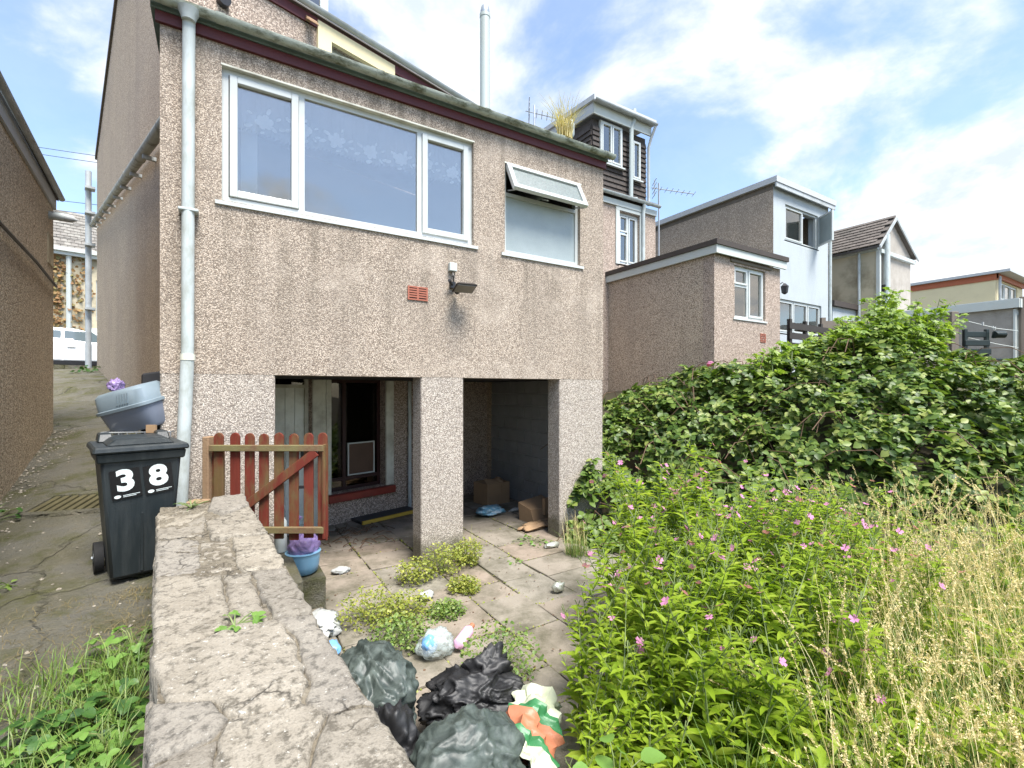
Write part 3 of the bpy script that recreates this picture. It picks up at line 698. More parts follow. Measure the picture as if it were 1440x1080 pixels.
MB(FL).hexa([(-.10, -.110, 3.090), (.11, -.110, 3.090), (.11, .050, 3.042), (-.10, .050, 3.042), (-.10, -.110, 3.098), (.11, -.110, 3.098), (.11, .050, 3.050), (-.10, .050, 3.050)]).build('lens', M_lens, lamp)
MB().tube([(2.67, -.02, 3.13), (2.60, -.09, 3.17)], .018, 8).build('arm', M_black, lamp)
MB().lathe((2.71, -.06), [(.01, 3.03), (.028, 3.04), (.03, 3.065), (.015, 3.085)], 12).build('sensor', M_black, lamp, smooth=True)
# flue and rear soil vent, upper fascia and gutter
flue = MB().lathe((3.73, 1.16), [(.085, 5.28), (.073, 5.4), (.073, 7.40), (.078, 7.40), (.078, 7.45), (.06, 7.46)], 16).build('flue', M_flue, house, smooth=True)
MB().lathe((3.73, 1.16), [(.062, 7.46), (.068, 7.50), (.055, 7.56), (.02, 7.585)], 12).build('flue_cap', M_metal, flue, smooth=True)
MB().box(-.05, 0.45, -.04, .0, 5.29, 5.32)
uf = MB(FR).box(.0, 5.36, -.03, .0, 7.0, 7.13).build('upper_fascia', M_maroon, house)
g2 = MB(FR); g2.prism([(.0, -.10+p[0], 7.21+p[1]) for p in prof+prof2], (5.40, 0, 0)); g2.build('upper_gutter', M_pipegrey, house, smooth=True)
MB(FR).tube([(4.75, -.10, 7.15), (4.75, -.10, 6.9), (4.75, -.05, 6.75), (4.75, -.05, 5.3)], .04, 10).build('upper_downpipe', M_pipe, house, smooth=True)
sur = MB(FR); ring(sur, 1.967, 3.22, 5.25, 7.10, .20, -.05, .02)
uw = window(FR, house, WU[0], WU[1], WU[2], WU[3], .10, [(2.215, 2.98, 5.39, 6.88, .05)], w=.04, sill=0)
sur.build('cream_surround', M_cream, uw)
MB(FR).tube([(.80, .0, 6.65), (.80, -.10, 6.64)], .07, 14).build('vent_outlet', M_black, house, smooth=True)
bl = MB(FR).box(1.80, 1.86, -.06, .0, 7.0, 7.06).build('bulkhead_lamp', M_postwood, house)
MB(FR).hexa([(1.78, -.20, 6.90), (1.92, -.20, 6.90), (1.92, -.08, 6.99), (1.78, -.08, 6.99), (1.80, -.18, 6.96), (1.90, -.18, 6.96), (1.90, -.06, 7.05), (1.80, -.06, 7.05)]).build('lamp_head', M_postwood, bl, bevel=.01)
# gable side wall of main house and its roof
gp = [(0, 0, 0), (11, 0, 0), (11, 0, 8.42), (5, 0, 9.36), (0, 0, 7.2)]
FG = F((-.1234, 1.6231), math.degrees(math.atan2(.9764, -.2164)))
MB(FG).prism(gp, (0, -.25, 0)).build('gable_wall', M_gable, house)
FG2 = F((-.1234, 1.6231), math.degrees(math.atan2(.9764, -.2164)), 196.252)
MB(FG2).prism([(0, .04, 7.2), (5, .04, 9.36), (11, .04, 8.42), (11.1, .04, 8.40), (11.1, .04, 8.52), (5, .04, 9.47), (.06, .04, 7.27), (.06, .04, 7.2)], (0, -5.5, 0)).build('main_roof', M_rooftile, house)
MB(FG).box(.2, .6, -5.4, -5.15, -.1, 7.2).build('far_wall', M_gable, house)
dw = MB(FR).box(1.0, 2.35, .42, 2.6, 7.2, 8.9).build('dormer', M_whitewood, house)
window(FR, house, 1.15, 2.25, 7.5, 8.7, .36, [(1.2, 2.2, 7.55, 8.65, 0)], sill=0, d=.07)
# sloping pipe and stand pipe on the gable
sp = MB(FG).tube([(-1.25, .10, 4.47), (11.2, .10, 6.56)], .058, 12).build('sloping_pipe', M_gutterpipe, house, smooth=True)
for k in range(9):
    s_ = .4+k*1.25; z = 4.62+(s_+.35)*1.94/11.55
    MB(FG).box(s_, s_+.04, .0, .13, z-.10, z-.058).build('bracket', M_pipegrey, sp)
    MB(FG).tube([(s_+.5, .10, z+.084), (s_+.56, .10, z+.094)], .064, 12).build('pipe_joint', M_gutterpipe, sp, smooth=True)
vp = MB(FG).tube([(11.45, .16, 2.4), (11.45, .16, 8.15)], .07, 10).build('stand_pipe', M_pipegrey, house, smooth=True)
for z in (4.2, 6.0, 6.9, 7.6): MB(FG).box(11.2, 11.5, .02, .24, z, z+.06).build('clip', M_pipegrey, vp)

# things inside behind the big window
lace = thing('lace_net_curtain', 'white lace pelmet curtain with rose motif hanging inside the large window', 'curtain', (1.7, .22, 4.4))
net_ = MB()
xs_ = np.linspace(.52, 2.88, 60)
for i in range(59):
    y0, y1 = .135+.010*math.sin(xs_[i]*28), .135+.010*math.sin(xs_[i+1]*28); l0, l1 = 4.37-.035*abs(math.sin(xs_[i]*4.6)), 4.40-.035*abs(math.sin(xs_[i+1]*4.6))
    net_.quad([(xs_[i], y0, l0), (xs_[i+1], y1, l1), (xs_[i+1], y1, 4.83), (xs_[i], y0, 4.83)])
net_.build('net', M_net, lace, fixn=False)
fm = MB(); r2 = random.Random(3)
def disc(x, z, r, y=.118, sq=1.0, rot=0):
    fm.quad([(x+r*math.cos(t)*math.cos(rot)-r*sq*math.sin(t)*math.sin(rot), y, z+r*math.cos(t)*math.sin(rot)+r*sq*math.sin(t)*math.cos(rot)) for t in np.linspace(0, 2*math.pi, 9)[:-1]])
for k in range(7):
    x0 = .80+k*.325+r2.uniform(-.03, .03); z0 = 4.485+r2.uniform(-.03, .03)
    np_ = r2.choice([5, 6, 7]); ro0 = r2.random()*6
    for j in range(np_): t = j*6.283/np_+ro0; q_ = r2.uniform(.85, 1.2); disc(x0+.046*q_*math.cos(t), z0+.042*q_*math.sin(t), .034*q_, .118-.0004*j, r2.uniform(.7, 1), t)
    disc(x0, z0, .024, .1145)
    for dx, dz, ro in ((-.12, -.05, .4), (-.10, .05, -.5), (.10, -.06, -.8), (.12, .04, .6), (.16, -.04, .2), (.0, -.10, .3), (.05, .10, 1.2)): disc(x0+dx+r2.uniform(-.02, .02), z0+dz+r2.uniform(-.02, .02), r2.uniform(.022, .040), .1178-.0003*r2.random(), .5, ro)
M_motif = plain('lace_motif', (.92, .93, .93), .9, .04); fm.build('rose_motif', M_motif, lace, fixn=False)
tag(MB().box(.60, .74, .30, .33, 3.5, 4.66).build('white_curtain', M_curtain), 'plain white strip standing in for a reflection at the left inside the large window', 'curtain')  # added pale strip that imitates a reflection in the left pane, no curtain

# ------------------------------------------------------------------ neighbouring houses
def shingles(f, parent, a0, a1, h0, h1, b, rowh, mat, name='hanging_tile', wdt=.22, slope=None):
    """rows of overlapping tiles hung on a vertical face, one joined part"""
    mb = MB(f); n = int((h1-h0)/rowh)
    for k in range(n):
        z = h0+k*rowh; x = a0-(k % 2)*wdt/2
        while x < a1:
            x0, x1 = max(x, a0), min(x+wdt-.006, a1)
            if x1-x0 > .03:
                mb.hexa([(x0, b-.045, z), (x1, b-.045, z), (x1, b-.002, z), (x0, b-.002, z), (x0, b-.012, z+rowh*1.12), (x1, b-.012, z+rowh*1.12), (x1, b-.002, z+rowh*1.12), (x0, b-.002, z+rowh*1.12)])
            x += wdt
    return stuff(mb.build(name, mat, parent, fixn=False))
def roof_tiles(f, parent, P00, P10, P01, rows, cols, mat, name='roof_tile', th=.03):
    """P00->P10 along the eave, P00->P01 up the slope"""
    o = Vector(P00); ex = (Vector(P10)-o); ey = Vector(P01)-o; nn = ex.cross(ey).normalized()
    if nn.z < 0: nn = -nn
    mb = MB(f)
    for r_ in range(rows):
        for c_ in range(cols):
            x0 = (c_+(.5 if r_ % 2 else 0))/cols; x1 = min(x0+.94/cols, 1)
            if x0 >= 1: continue
            y0, y1 = r_/rows, min((r_+1.1)/rows, 1)
            q = lambda x, y, t: tuple(o+ex*x+ey*y+nn*t)
            mb.hexa([q(x0, y0, th*.4), q(x1, y0, th*.4), q(x1, y1, 0), q(x0, y1, 0), q(x0, y0, th*1.5), q(x1, y0, th*1.5), q(x1, y1, th*.5), q(x0, y1, th*.5)])
    return stuff(mb.build(name, mat, parent))

A = thing('dormer_house', 'neighbouring house with brown tile-hung dormer above pink pebble-dash', 'house', (7.7, 5, 1.5))
FA = F((5.2, 3.6))
wA = (3.62, 4.33, 5.08, 6.37)
panel(FA, 0, 4.93, 1.0, 6.62, 0, .28, [wA]).build('rear_wall', M_nb, A, fixn=False)
window(FA, A, *wA, .06, [(3.68, 3.96, 5.15, 5.86, .04), (3.68, 3.96, 5.9, 6.3, .04), (4.0, 4.27, 5.15, 6.3, .04)], w=.05, mull=(3.98,), sill=.06)
sA = MB(FA); sA.box(wA[0]-.12, wA[0]-.002, -.03, .01, 5.06, 6.39); sA.box(wA[1]+.002, wA[1]+.18, -.03, .01, 5.06, 6.39); sA.box(wA[0]-.12, wA[1]+.18, -.031, .01, 6.392, 6.50); sA.build('window_surround', M_whitewood, A)
MB(FA).box(2.79, 4.6, .05, 3.2, 6.6, 8.45).build('dormer_core', M_slatedark, A)
for hole in (1,):
    shingles(FA, A, 2.79, 4.60, 6.80, 8.42, .05, .125, M_slatedark)
FAs = F((8.0-.01, 3.65+3.0), -90)
shingles(FAs, A, 0, 3.0, 6.80, 8.42, 0.0, .125, M_slatedark)
window(FA, A, 3.0, 3.72, 7.45, 8.44, -.02, [(3.04, 3.36, 7.49, 8.40, .04), (3.38, 3.68, 7.49, 8.40, .04)], w=.04, mull=(3.37,), sill=.05)
window(FA, A, 4.06, 4.36, 7.28, 8.25, -.02, [(4.09, 4.33, 7.31, 8.22, .035)], w=.035, sill=.05)
rfA = MB(FA).prism([(2.62, -.22, 8.72), (4.72, -.22, 8.72), (4.72, 3.4, 8.98), (2.62, 3.4, 8.98)], (0, 0, .12)).build('dormer_roof', M_leadgrey, A)
MB(FA).box(2.70, 4.64, -.12, -.08, 8.46, 8.72).build('dormer_fascia', M_whitewood, A)
MB(FA).prism([(2.72, -.1, 8.46), (2.72, 3.2, 8.66), (2.72, 3.2, 8.97), (2.72, -.1, 8.71)], (-.04, 0, 0)).build('side_fascia', M_leadgrey, A)
g3 = MB(FA); g3.prism([(2.62, -.24+p[0]*.9, 8.73+p[1]*.9) for p in prof+prof2], (2.10, 0, 0)); g3.build('dormer_gutter', M_pipegrey, A, smooth=True)
MB(FA).tube([(4.66, -.24, 8.66), (4.63, -.12, 8.4), (4.63, -.04, 8.2), (4.63, -.04, 6.7)], .035, 8).build('dormer_downpipe', M_pipegrey, A, smooth=True)
MB(FA).tube([(4.02, -.12, 8.95), (4.02, -.13, 8.7), (3.95, -.10, 8.5), (3.95, -.08, 6.75), (4.1, -.12, 6.72)], .055, 10).build('soil_pipe', M_flue, A, smooth=True)
MB(FA).box(0, 4.93, -.05, .0, 6.48, 6.62).build('eaves_board', M_whitewood, A)
g4 = MB(FA); g4.prism([(0, -.13+p[0]*1.1, 6.72+p[1]*1.1) for p in prof+prof2], (4.95, 0, 0)); g4.build('eaves_gutter', M_pipe, A, smooth=True)
MB(FA).tube([(4.38, -.13, 6.66), (4.40, -.07, 6.45), (4.40, -.06, 4.9)], .045, 10).build('downpipe', M_pipe, A, smooth=True)
MB(FA).prism([(0, -.1, 6.7), (4.93, -.1, 6.7), (4.93, 3.6, 8.4), (0, 3.6, 8.4)], (0, 0, .08)).build('roof', M_rooftile, A)
MB(FA).box(.0, .2, .3, 6, 1, 6.7).build('side_wall', M_nb, A)

X = thing('flat_roofed_extension', 'single-storey pebble-dashed extension with white fascia and small window', 'extension', (9.6, 2.5, 2))
FX = F((8.46, .7)); wX = (.643, 1.72, 3.39, 4.43)
panel(FX, 0, 2.28, .9, 4.56, 0, .25, [wX]).build('front_wall', M_nb, X, fixn=False)
MB(FX).box(.003, .24, .252, 4.6, .9, 4.56).build('side_wall', M_nbside, X)
MB(FX).box(2.05, 2.277, .252, 3.0, .9, 4.56).build('far_wall', M_nbside, X)
window(FX, X, *wX, .05, [(.69, 1.13, 3.44, 4.02, 0), (.69, 1.13, 4.07, 4.38, .04), (1.18, 1.68, 3.43, 4.39, .045)], w=.045, mull=(1.155,), trans=((.69, 1.15, 4.045),), sill=.07)
MB(FX).prism([(.50, -.03, 4.47), (1.92, -.03, 4.47), (1.95, -.03, 4.535), (.48, -.03, 4.535)], (0, .05, 0)).build('broken_lintel', M_terra if False else M_timber, X, bevel=.01)
MB(FX).box(-.07, 2.36, -.10, -.06, 4.545, 4.70).build('fascia', M_whitewood, X); MB(FX).box(-.07, -.03, -.058, 4.5, 4.545, 4.70).build('fascia', M_whitewood, X)
MB(FX).box(-.10, 2.40, -.13, 4.5, 4.702, 4.80).build('flat_roof', M_slatedark, X)
ab = MB(FX); ring(ab, 1.53, 1.72, 2.94, 3.12, .018, -.012, .01)
for k in range(3): ab.box(1.548, 1.702, -.010, .008, 2.975+k*.045, 2.995+k*.045)
ab.build('air_brick', M_terra, X)
MB(FX).box(.25, 2.04, 1.6, 1.64, 3.2, 4.5).build('inner_wall', M_room, X)
MB(FX).box(1.18, 1.70, .14, .17, 3.4, 4.42).build('curtain', M_curtain, X)

B = thing('white_rendered_house', 'tall white-fronted rear wing with an open casement and speckled side wall', 'house', (15, 4.5, 2.4))
FB = F((13.4, 2.33)); wB1 = (.60, 2.42, 6.20, 7.20); wB2 = (.20, 2.62, 3.55, 4.50)
panel(FB, 0, 3.05, 1.8, 7.62, 0, .28, [wB1, wB2]).build('white_wall', M_whitewall, B, fixn=False)
MB(FB).box(-.005, .2, .004, 5.2, 1.8, 7.48).build('side_wall', M_nbside, B); MB(FB).box(2.8, 3.047, .282, 5.2, 1.8, 7.4).build('far_wall', M_nbside, B)
MB(FB).box(-.012, .1, .006, 5.2, 7.482, 7.62).build('side_board', M_timber, B)
MB(FB).box(-.12, 3.2, -.16, 5.2, 7.622, 7.78).build('roof', M_leadgrey, B)
MB(FB).box(-.10, 3.18, -.14, -.10, 7.50, 7.62).build('fascia', M_pipegrey, B)
MB(FB).box(1.9, 2.05, .8, .95, 7.78, 8.35).build('chimney_pipe', M_flue, B)
MB(FB).tube([(3.10, -.10, 7.6), (3.08, -.05, 7.3), (3.08, -.04, 2.0)], .04, 8).build('downpipe', M_pipe, B, smooth=True)
wb = window(FB, B, *wB1, .05, [(.65, 1.58, 6.25, 7.15, .04)], w=.05, mull=(1.62,), sill=.05)
FO = F(FB.p(2.38, -.02)[:2], -122)
mo = MB(FO); ring(mo, 0, .66, 6.26, 7.14, .05, -.02, .03); mo.build('open_casement', M_upvc, wb); MB(FO).box(.05, .61, .0, .008, 6.31, 7.09).build('pane', M_frost, wb)
window(FB, B, *wB2, .05, [(.25, 1.05, 3.6, 4.45, .04), (1.1, 1.85, 3.6, 4.45, .04), (1.9, 2.57, 3.6, 4.45, .04)], w=.05, mull=(1.075, 1.875), sill=.05)
MB(FB).box(.3, 2.7, 1.5, 1.55, 1.9, 7.5).build('inner_wall', M_room, B)
MB(FB).box(.65, 1.3, .2, .23, 6.2, 7.2).build('curtain', M_curtain, B)
ln = MB(FB).box(.12, .2, -.03, .0, 4.72, 4.86).build('wall_lantern', M_black, B)
MB(FB).tube([(.16, -.02, 4.82), (.16, -.16, 4.9), (.16, -.22, 4.84)], .012, 6).build('arm', M_black, ln)
MB(FB).lathe((.16, -.22), [(.02, 4.56), (.075, 4.60), (.095, 4.76), (.10, 4.78), (.02, 4.86)], 6).build('lantern_glass', M_black, ln)

Cc = thing('gabled_house', 'small gabled house with a brown tiled roof and stained cream side wall', 'house', (19.5, 4, 2.4))
FCc = F((18.25, 1.70))
MB(FCc).prism([(0, 0, 1.5), (2.55, 0, 1.5), (2.55, 0, 6.55), (1.0, 0, 7.52), (0, 0, 6.55)], (0, .25, 0)).build('gable_wall', M_far, Cc)
MB(FCc).box(-.004, .2, .004, 7, 1.5, 6.55).build('side_wall', M_creamold, Cc)
MB(FCc).box(2.3, 2.547, .252, 7, 1.5, 6.55).build('far_wall', M_far, Cc)
roof_tiles(FCc, Cc, (-.2, -.12, 6.52), (-.2, 7, 6.52), (1.0, -.12, 7.66), 9, 24, M_rooftile)
MB(FCc).prism([(-.2, -.12, 6.50), (1.0, -.12, 7.64), (2.75, -.12, 6.55), (2.75, -.12, 6.47), (1.0, -.12, 7.54), (-.2, -.12, 6.44)], (0, 7, 0)).build('roof', M_rooftile, Cc)
MB(FCc).prism([(-.24, -.16, 6.47), (1.0, -.16, 7.62), (2.8, -.16, 6.50), (2.8, -.16, 6.40), (1.0, -.16, 7.50), (-.24, -.16, 6.37)], (0, .035, 0)).build('bargeboard', M_pipegrey, Cc)
g5 = MB(FCc); g5.prism([(.0, -.02, 6.38), (.0, -.02, 6.48), (-.12, -.02, 6.48), (-.12, -.02, 6.42)], (0, 7, 0)); g5.build('gutter', M_pipe, Cc)
MB(FCc).box(-.02, 2.7, -.10, .0, 6.30, 6.42).build('gable_gutter', M_pipe, Cc)
MB(FCc).box(-.04, .06, -.06, .04, 3.0, 6.4).build('corner_board', M_whitewood, Cc)
MB(FCc).tube([(.30, -.12, 3.8), (.30, -.12, 6.9)], .09, 10).build('vent_pipe', M_pipe, Cc, smooth=True)
MB(FCc).tube([(-.06, .5, 3.6), (-.06, .5, 6.4)], .04, 8).build('downpipe', M_pipe, Cc, smooth=True)
MB(FCc).box(-1.6, -.02, .6, 5, 2.0, 4.55).build('lean_to', M_whitewall, Cc)
MB(FCc).box(-1.7, -.01, .5, 5, 4.552, 4.72).build('lean_to_roof', M_slatedark, Cc)
MB(FCc).box(.15, .25, -.13, .0, 5.1, 5.3).build('wall_lamp', M_black, Cc)

D = thing('cream_flat_roofed_building', 'long cream building with flat roof and rust orange fascia', 'building', (32, 4.5, 2.4))
FD = F((29.83, 1.59))
wD = (.5, 3.4, 6.05, 6.85)
panel(FD, 0, 4.3, 1.5, 6.95, 0, .25, [wD]).build('front_wall', M_cream, D, fixn=False)
MB(FD).box(-.004, .22, .004, 8, 1.5, 6.95).build('side_wall', M_cream, D); MB(FD).box(-.05, .0, -.1, 8, 6.85, 7.12).build('side_fascia', M_orange, D)
MB(FD).box(-.2, 4.6, -.5, 8, 7.122, 7.24).build('roof', M_leadgrey, D); MB(FD).box(-.05, 4.5, -.1, -.05, 6.9, 7.12).build('front_fascia', M_orange, D)
window(FD, D, *wD, .05, [(.56, 1.4, 6.1, 6.8, .05), (1.5, 2.4, 6.1, 6.8, .05), (2.5, 3.34, 6.1, 6.8, .05)], w=.06, mull=(1.45, 2.45), sill=.05)
MB(FD).tube([(.1, -.12, 5.2), (.1, -.12, 7.0)], .05, 8).build('downpipe', M_pipegrey, D, smooth=True)
MB(FD).box(.3, 4.0, 1.2, 1.25, 5.9, 6.95).build('inner_wall', M_room, D)
Fl = tag(MB().lathe(survey(12.9, 17), [(.1, 4.0), (.1, 5.5), (.13, 5.5), (.13, 5.65)], 10).build('roof_flue', M_flue), 'short pale flue pipe showing above the pale shrub', 'flue')

E_ = thing('grey_garage', 'grey pebble-dashed garage with white boarded roof edge and white door', 'garage', (20, 0, 2.4))
FE = F((19.05, -1.148))
MB(FE).box(0, .22, 0, 4.5, 1.6, 4.26).build('side_wall', M_far, E_)
MB(FE).box(.222, 3.2, .0, .2, 1.6, 4.26).build('front_wall', M_whitewall, E_)
MB(FE).box(-.1, 3.3, -.12, 4.5, 4.30, 4.46).build('flat_roof', M_leadgrey, E_)
MB(FE).box(-.12, -.06, -.14, 4.5, 4.20, 4.44).build('side_board', M_whitewood, E_); MB(FE).box(-.06, 3.3, -.16, -.12, 4.20, 4.44).build('front_board', M_whitewood, E_)
MB(FE).box(.35, 1.3, -.03, .0, 2.3, 4.05).build('door', M_whitewood, E_)
MB(FE).box(-.03, .10, -.05, -.002, 1.7, 4.18).build('corner_trim', M_whitewood, E_)
MB(FE).tube([(.14, -.14, 1.7), (.14, -.14, 4.5)], .07, 8).build('downpipe', M_timber, E_, smooth=True)

# left neighbour
Lh = thing('left_pebble_dashed_house', 'dark brown pebble-dashed house wall at the left edge beside the alley', 'house', (-3, 1, .6))
ang = math.degrees(math.atan2(4.0676-1.2839, -1.5435+1.3021))
FLh = F((-1.302, 1.284), ang)     # x along alley away from us, y to the left
MB(FLh).box(-3.2, 2.68, 0, .25, -.3, 4.56).build('wall', M_left, Lh)
MB(FLh).box(2.43, 2.678, .252, 4, -.3, 4.62).build('end_wall', M_left, Lh)
MB(FLh).prism([(-3.4, -.045, 4.64), (2.74, -.045, 4.58), (2.74, 2.4, 6.5), (-3.4, 2.4, 6.56)], (0, 0, .05)).build('roof', M_rooftile, Lh)
MB(FLh).box(-3.4, 2.70, -.028, -.003, 4.44, 4.60).build('fascia', M_leadgrey, Lh)
g6 = MB(FLh); g6.prism([(-3.4, -.075+p[0]*.7, 4.63+p[1]*.7) for p in prof+prof2], (6.16, 0, 0)); g6.build('gutter', M_pipegrey, Lh, smooth=True)
MB(FLh).tube([(2.36, .0, 4.27), (2.36, -.15, 4.27)], .055, 12).build('overflow_pipe', M_pipe, Lh, smooth=True)
MB(FLh).tube([(2.36, -.15, 4.27), (2.36, -.22, 4.265), (2.36, -.28, 4.255)], [.055, .05, .01], 12).build('pipe_cowl', M_pipegrey, Lh, smooth=True)
MB(FLh).box(2.25, 2.62, -.012, .0, 3.62, 4.02).build('wall_plate', M_creamold, Lh)
MB(FLh).tube([(-3.2, -.03, 3.50), (-1, -.03, 3.46), (0, -.03, 3.45), (1.4, -.03, 3.44), (2.2, -.03, 3.40), (2.69, -.03, 3.38)], .016, 6).build('cable', M_black, Lh, smooth=True)

# house over the street
O = thing('street_house', 'house across the street with lichened tiled roof and creeper on the wall', 'house', (-7, 27, 2.6))
FO2 = F(survey(-22.6, 24), math.degrees(math.atan2(.2164, .9806)))
panel(FO2, -9, 9, 2.0, 9.0, 0, .3, [(1.05, 1.9, 5.6, 7.7)]).build('wall', M_creamold, O, fixn=False)
window(FO2, O, 1.05, 1.9, 5.6, 7.7, .08, [(1.12, 1.85, 5.7, 7.6, .05)], w=.06, sill=.08)
MB(FO2).box(.85, 2.3, .8, .85, 5, 8).build('inner_wall', M_room, O)
roof_tiles(FO2, O, (-4, -.3, 9.05), (5, -.3, 9.05), (-4, 3.6, 12.0), 13, 34, M_rooflich)
MB(FO2).prism([(-9, -.3, 9.0), (-9, 3.6, 11.98), (-9, 7.5, 9.0)], (18, 0, 0)).build('roof', M_rooflich, O)
MB(FO2).box(-9, 9, -.42, -.30, 8.92, 9.12).build('gutter', M_whitewood, O); MB(FO2).box(-9, 9, -.3, -.0, 8.75, 8.95).build('soffit', M_whitewood, O)
MB(FO2).tube([(.0, -.15, 8.95), (.0, -.10, 8.6), (.0, -.08, 2.6)], .11, 8).build('downpipe', M_whitewood, O, smooth=True)
MB(FO2).box(.8, 2.2, -.9, .0, 4.35, 4.45).build('porch', M_whitewood, O); MB(FO2).prism([(.8, -.9, 4.45), (2.2, -.9, 4.45), (2.2, 0, 5.1), (.8, 0, 5.1)], (0, 0, .06)).build('porch_roof', M_whitewood, O)
MB(FO2).box(1.0, 1.9, .05, .12, 2.6, 4.4)
n = 2600; p = np.stack([rng.uniform(-3, .9, n), rng.uniform(-.14, -.02, n), rng.uniform(3.2, 8.8, n)], 1)
keep = (p[:, 0] < -.2) | (rng.random(n) < .35) ; p = p[keep]; n = len(p)
W_ = np.array([FO2.p(*q) for q in p]); nr = np.array([[.2164, -.9763, .3]]*n)+unit(n)*.6
stuff(place('creeper', mesh_np('creeper', [cloud(*oval(.45), W_, basis(nr, unit(n)), rng.uniform(.10, .2, n))], M_ivybrown), (0, 0, 0), O))

# ------------------------------------------------------------------ overhead wires, aerials
def wire(p0, p1, sag, r=.012):
    P = [tuple(Vector(p0).lerp(Vector(p1), t)+Vector((0, 0, -sag*4*t*(1-t)))) for t in np.linspace(0, 1, 12)]
    return MB().tube(P, r, 5)
a = survey(-26, 21); b = survey(-12, 21)
for k, (z0, z1) in enumerate(((13.6, 11.6), (13.3, 11.3), (11.2, 9.6), (10.7, 9.2), (10.2, 8.6), (9.7, 7.8))):
    o = wire((*a, z0), (*b, z1), .15); ob = o.build('overhead_wire', M_black)
    tag(ob, ('topmost', 'second highest', 'third highest', 'third lowest', 'second lowest', 'lowest')[k]+' of the thin overhead wires crossing the sky above the alley', 'wire', 'overhead wires above the alley')
def aerial(loc, label, h, boom, az, n=7):
    t = thing('tv_aerial', label, 'aerial', loc)
    f = F(loc[:2], az)
    MB(f).tube([(0, 0, loc[2]), (0, 0, loc[2]+h)], .022, 8).build('mast', M_metal, t)
    m = MB(f).tube([(-.2, 0, loc[2]+h-.12), (boom, 0, loc[2]+h-.32)], .014, 6)
    for k in range(n): x = .05+k*(boom-.05)/(n-1); z = loc[2]+h-.12-(x+.2)/(boom+.2)*.2; m.tube([(x, -.17, z), (x, .17, z)], .007, 5)
    m.build('elements', M_metal, t)
    r = MB(f)
    for z in (-.32, -.2, -.08, .04): r.tube([(-.12, -.25, loc[2]+h+z), (-.12, .25, loc[2]+h+z)], .009, 5)
    r.tube([(-.12, 0, loc[2]+h-.35), (-.12, 0, loc[2]+h+.1)], .012, 5); r.build('reflector', M_metal, t)
    return t
aerial((10.72, 4.0, 5.2), 'television aerial on a tall mast beside the speckled wall of the white house', 2.45, .95, -35)
aerial((6.3, 3.62, 6.78), 'television aerial seen behind the dry grass tuft on the gutter', 1.42, .62, -32, 6)

# ------------------------------------------------------------------ white car in the street
car = thing('parked_car', 'white car parked across the far end of the alley', 'car', FS.p(0, 0, 2.56))
FCar = F(FS.p(-1.25, -.35)[:2], math.degrees(math.atan2(.2164, .9806)))
cz = 2.56
side = [(-2.15, .28), (-2.2, .62), (-2.08, .92), (-1.72, 1.02), (-1.25, 1.36), (-.8, 1.46), (.3, 1.46), (.9, 1.34), (1.55, .98), (2.1, .86), (2.2, .6), (2.15, .28)]
def loft(prof, ys, name, mat, parent, smooth=True):
    m = MB(FCar); n = len(prof); k0 = len(m.v)
    for y, sx, sz in ys: m.pts([(x*sx, y, cz+z if z < .95 else cz+.95+(z-.95)*sz) for x, z in prof])
    for i in range(len(ys)-1):
        for j in range(n): jj = (j+1) % n; m.q.append((k0+i*n+j, k0+i*n+jj, k0+(i+1)*n+jj, k0+(i+1)*n+j))
    m.q.append(tuple(range(k0, k0+n))); e = k0+(len(ys)-1)*n; m.q.append(tuple(range(e+n-1, e-1, -1)))
    return m.build(name, mat, parent, smooth=smooth)
body = loft([p for p in side], [(-.0, 1, .0), (.03, 1, .12), (.22, .995, .97), (.45, 1, 1), (1.25, 1, 1), (1.48, .995, .97), (1.67, 1, .12), (1.70, 1, .0)], 'body', M_carwhite, car)
def sidewin(x0, x1, x2, x3):
    return MB(FCar).hexa([(x0, .02, cz+.97), (x1, .02, cz+.97), (x1, .06, cz+.97), (x0, .06, cz+.97), (x2, .165, cz+1.36), (x3, .165, cz+1.36), (x3, .21, cz+1.36), (x2, .21, cz+1.36)])
sidewin(-1.0, .02, -.72, .02).build('side_window', M_carglass, car); sidewin(.10, 1.30, .10, .78).build('side_window', M_carglass, car)
sidewin(-1.62, -1.05, -1.18, -.80).build('side_window', M_carglass, car)
for x0, x1 in ((-1.05, .04), (.07, 1.15)):
    d_ = MB(FCar); d_.box(x0, x1, -.012, .01, cz+.38, cz+.93); dd = d_.build('door', M_carwhite, car, bevel=.006)
    MB(FCar).box(x0+.10, x0+.30, -.04, -.012, cz+.80, cz+.835).build('handle', M_carwhite, dd, bevel=.006)
MB(FCar).box(-1.9, 1.9, -.03, .05, cz+.22, cz+.36).build('sill_trim', M_black, car)
MB(FCar).box(-2.1, 2.1, .1, 1.6, cz+.2, cz+.4).build('underbody', M_black, car)
for x in (-1.35, 1.38):
    for y0, y1 in ((-.02, .2), (1.5, 1.72)):
        wh = MB(FCar); c_ = []
        wh.tube([(x, y0, cz+.32), (x, y1, cz+.32)], .32, 20); w_ = wh.build('wheel', M_rubber, car, smooth=True)
        MB(FCar).tube([(x, y0-.012, cz+.32), (x, y0+.01, cz+.32)], .19, 14).build('hubcap', M_metal, w_)
hd = thing('low_hedge', 'low green hedge in front of the creeper house behind the white car', 'hedge', FO2.p(0, -1.2, 2.6))
n = 1500; p = np.stack([rng.uniform(-1.6, 1.5, n), rng.uniform(-1.6, -.9, n), 0*rng.random(n)], 1); p[:, 2] = 2.7+rng.random(n)**.5*(1.95-.25*p[:, 0]**2)
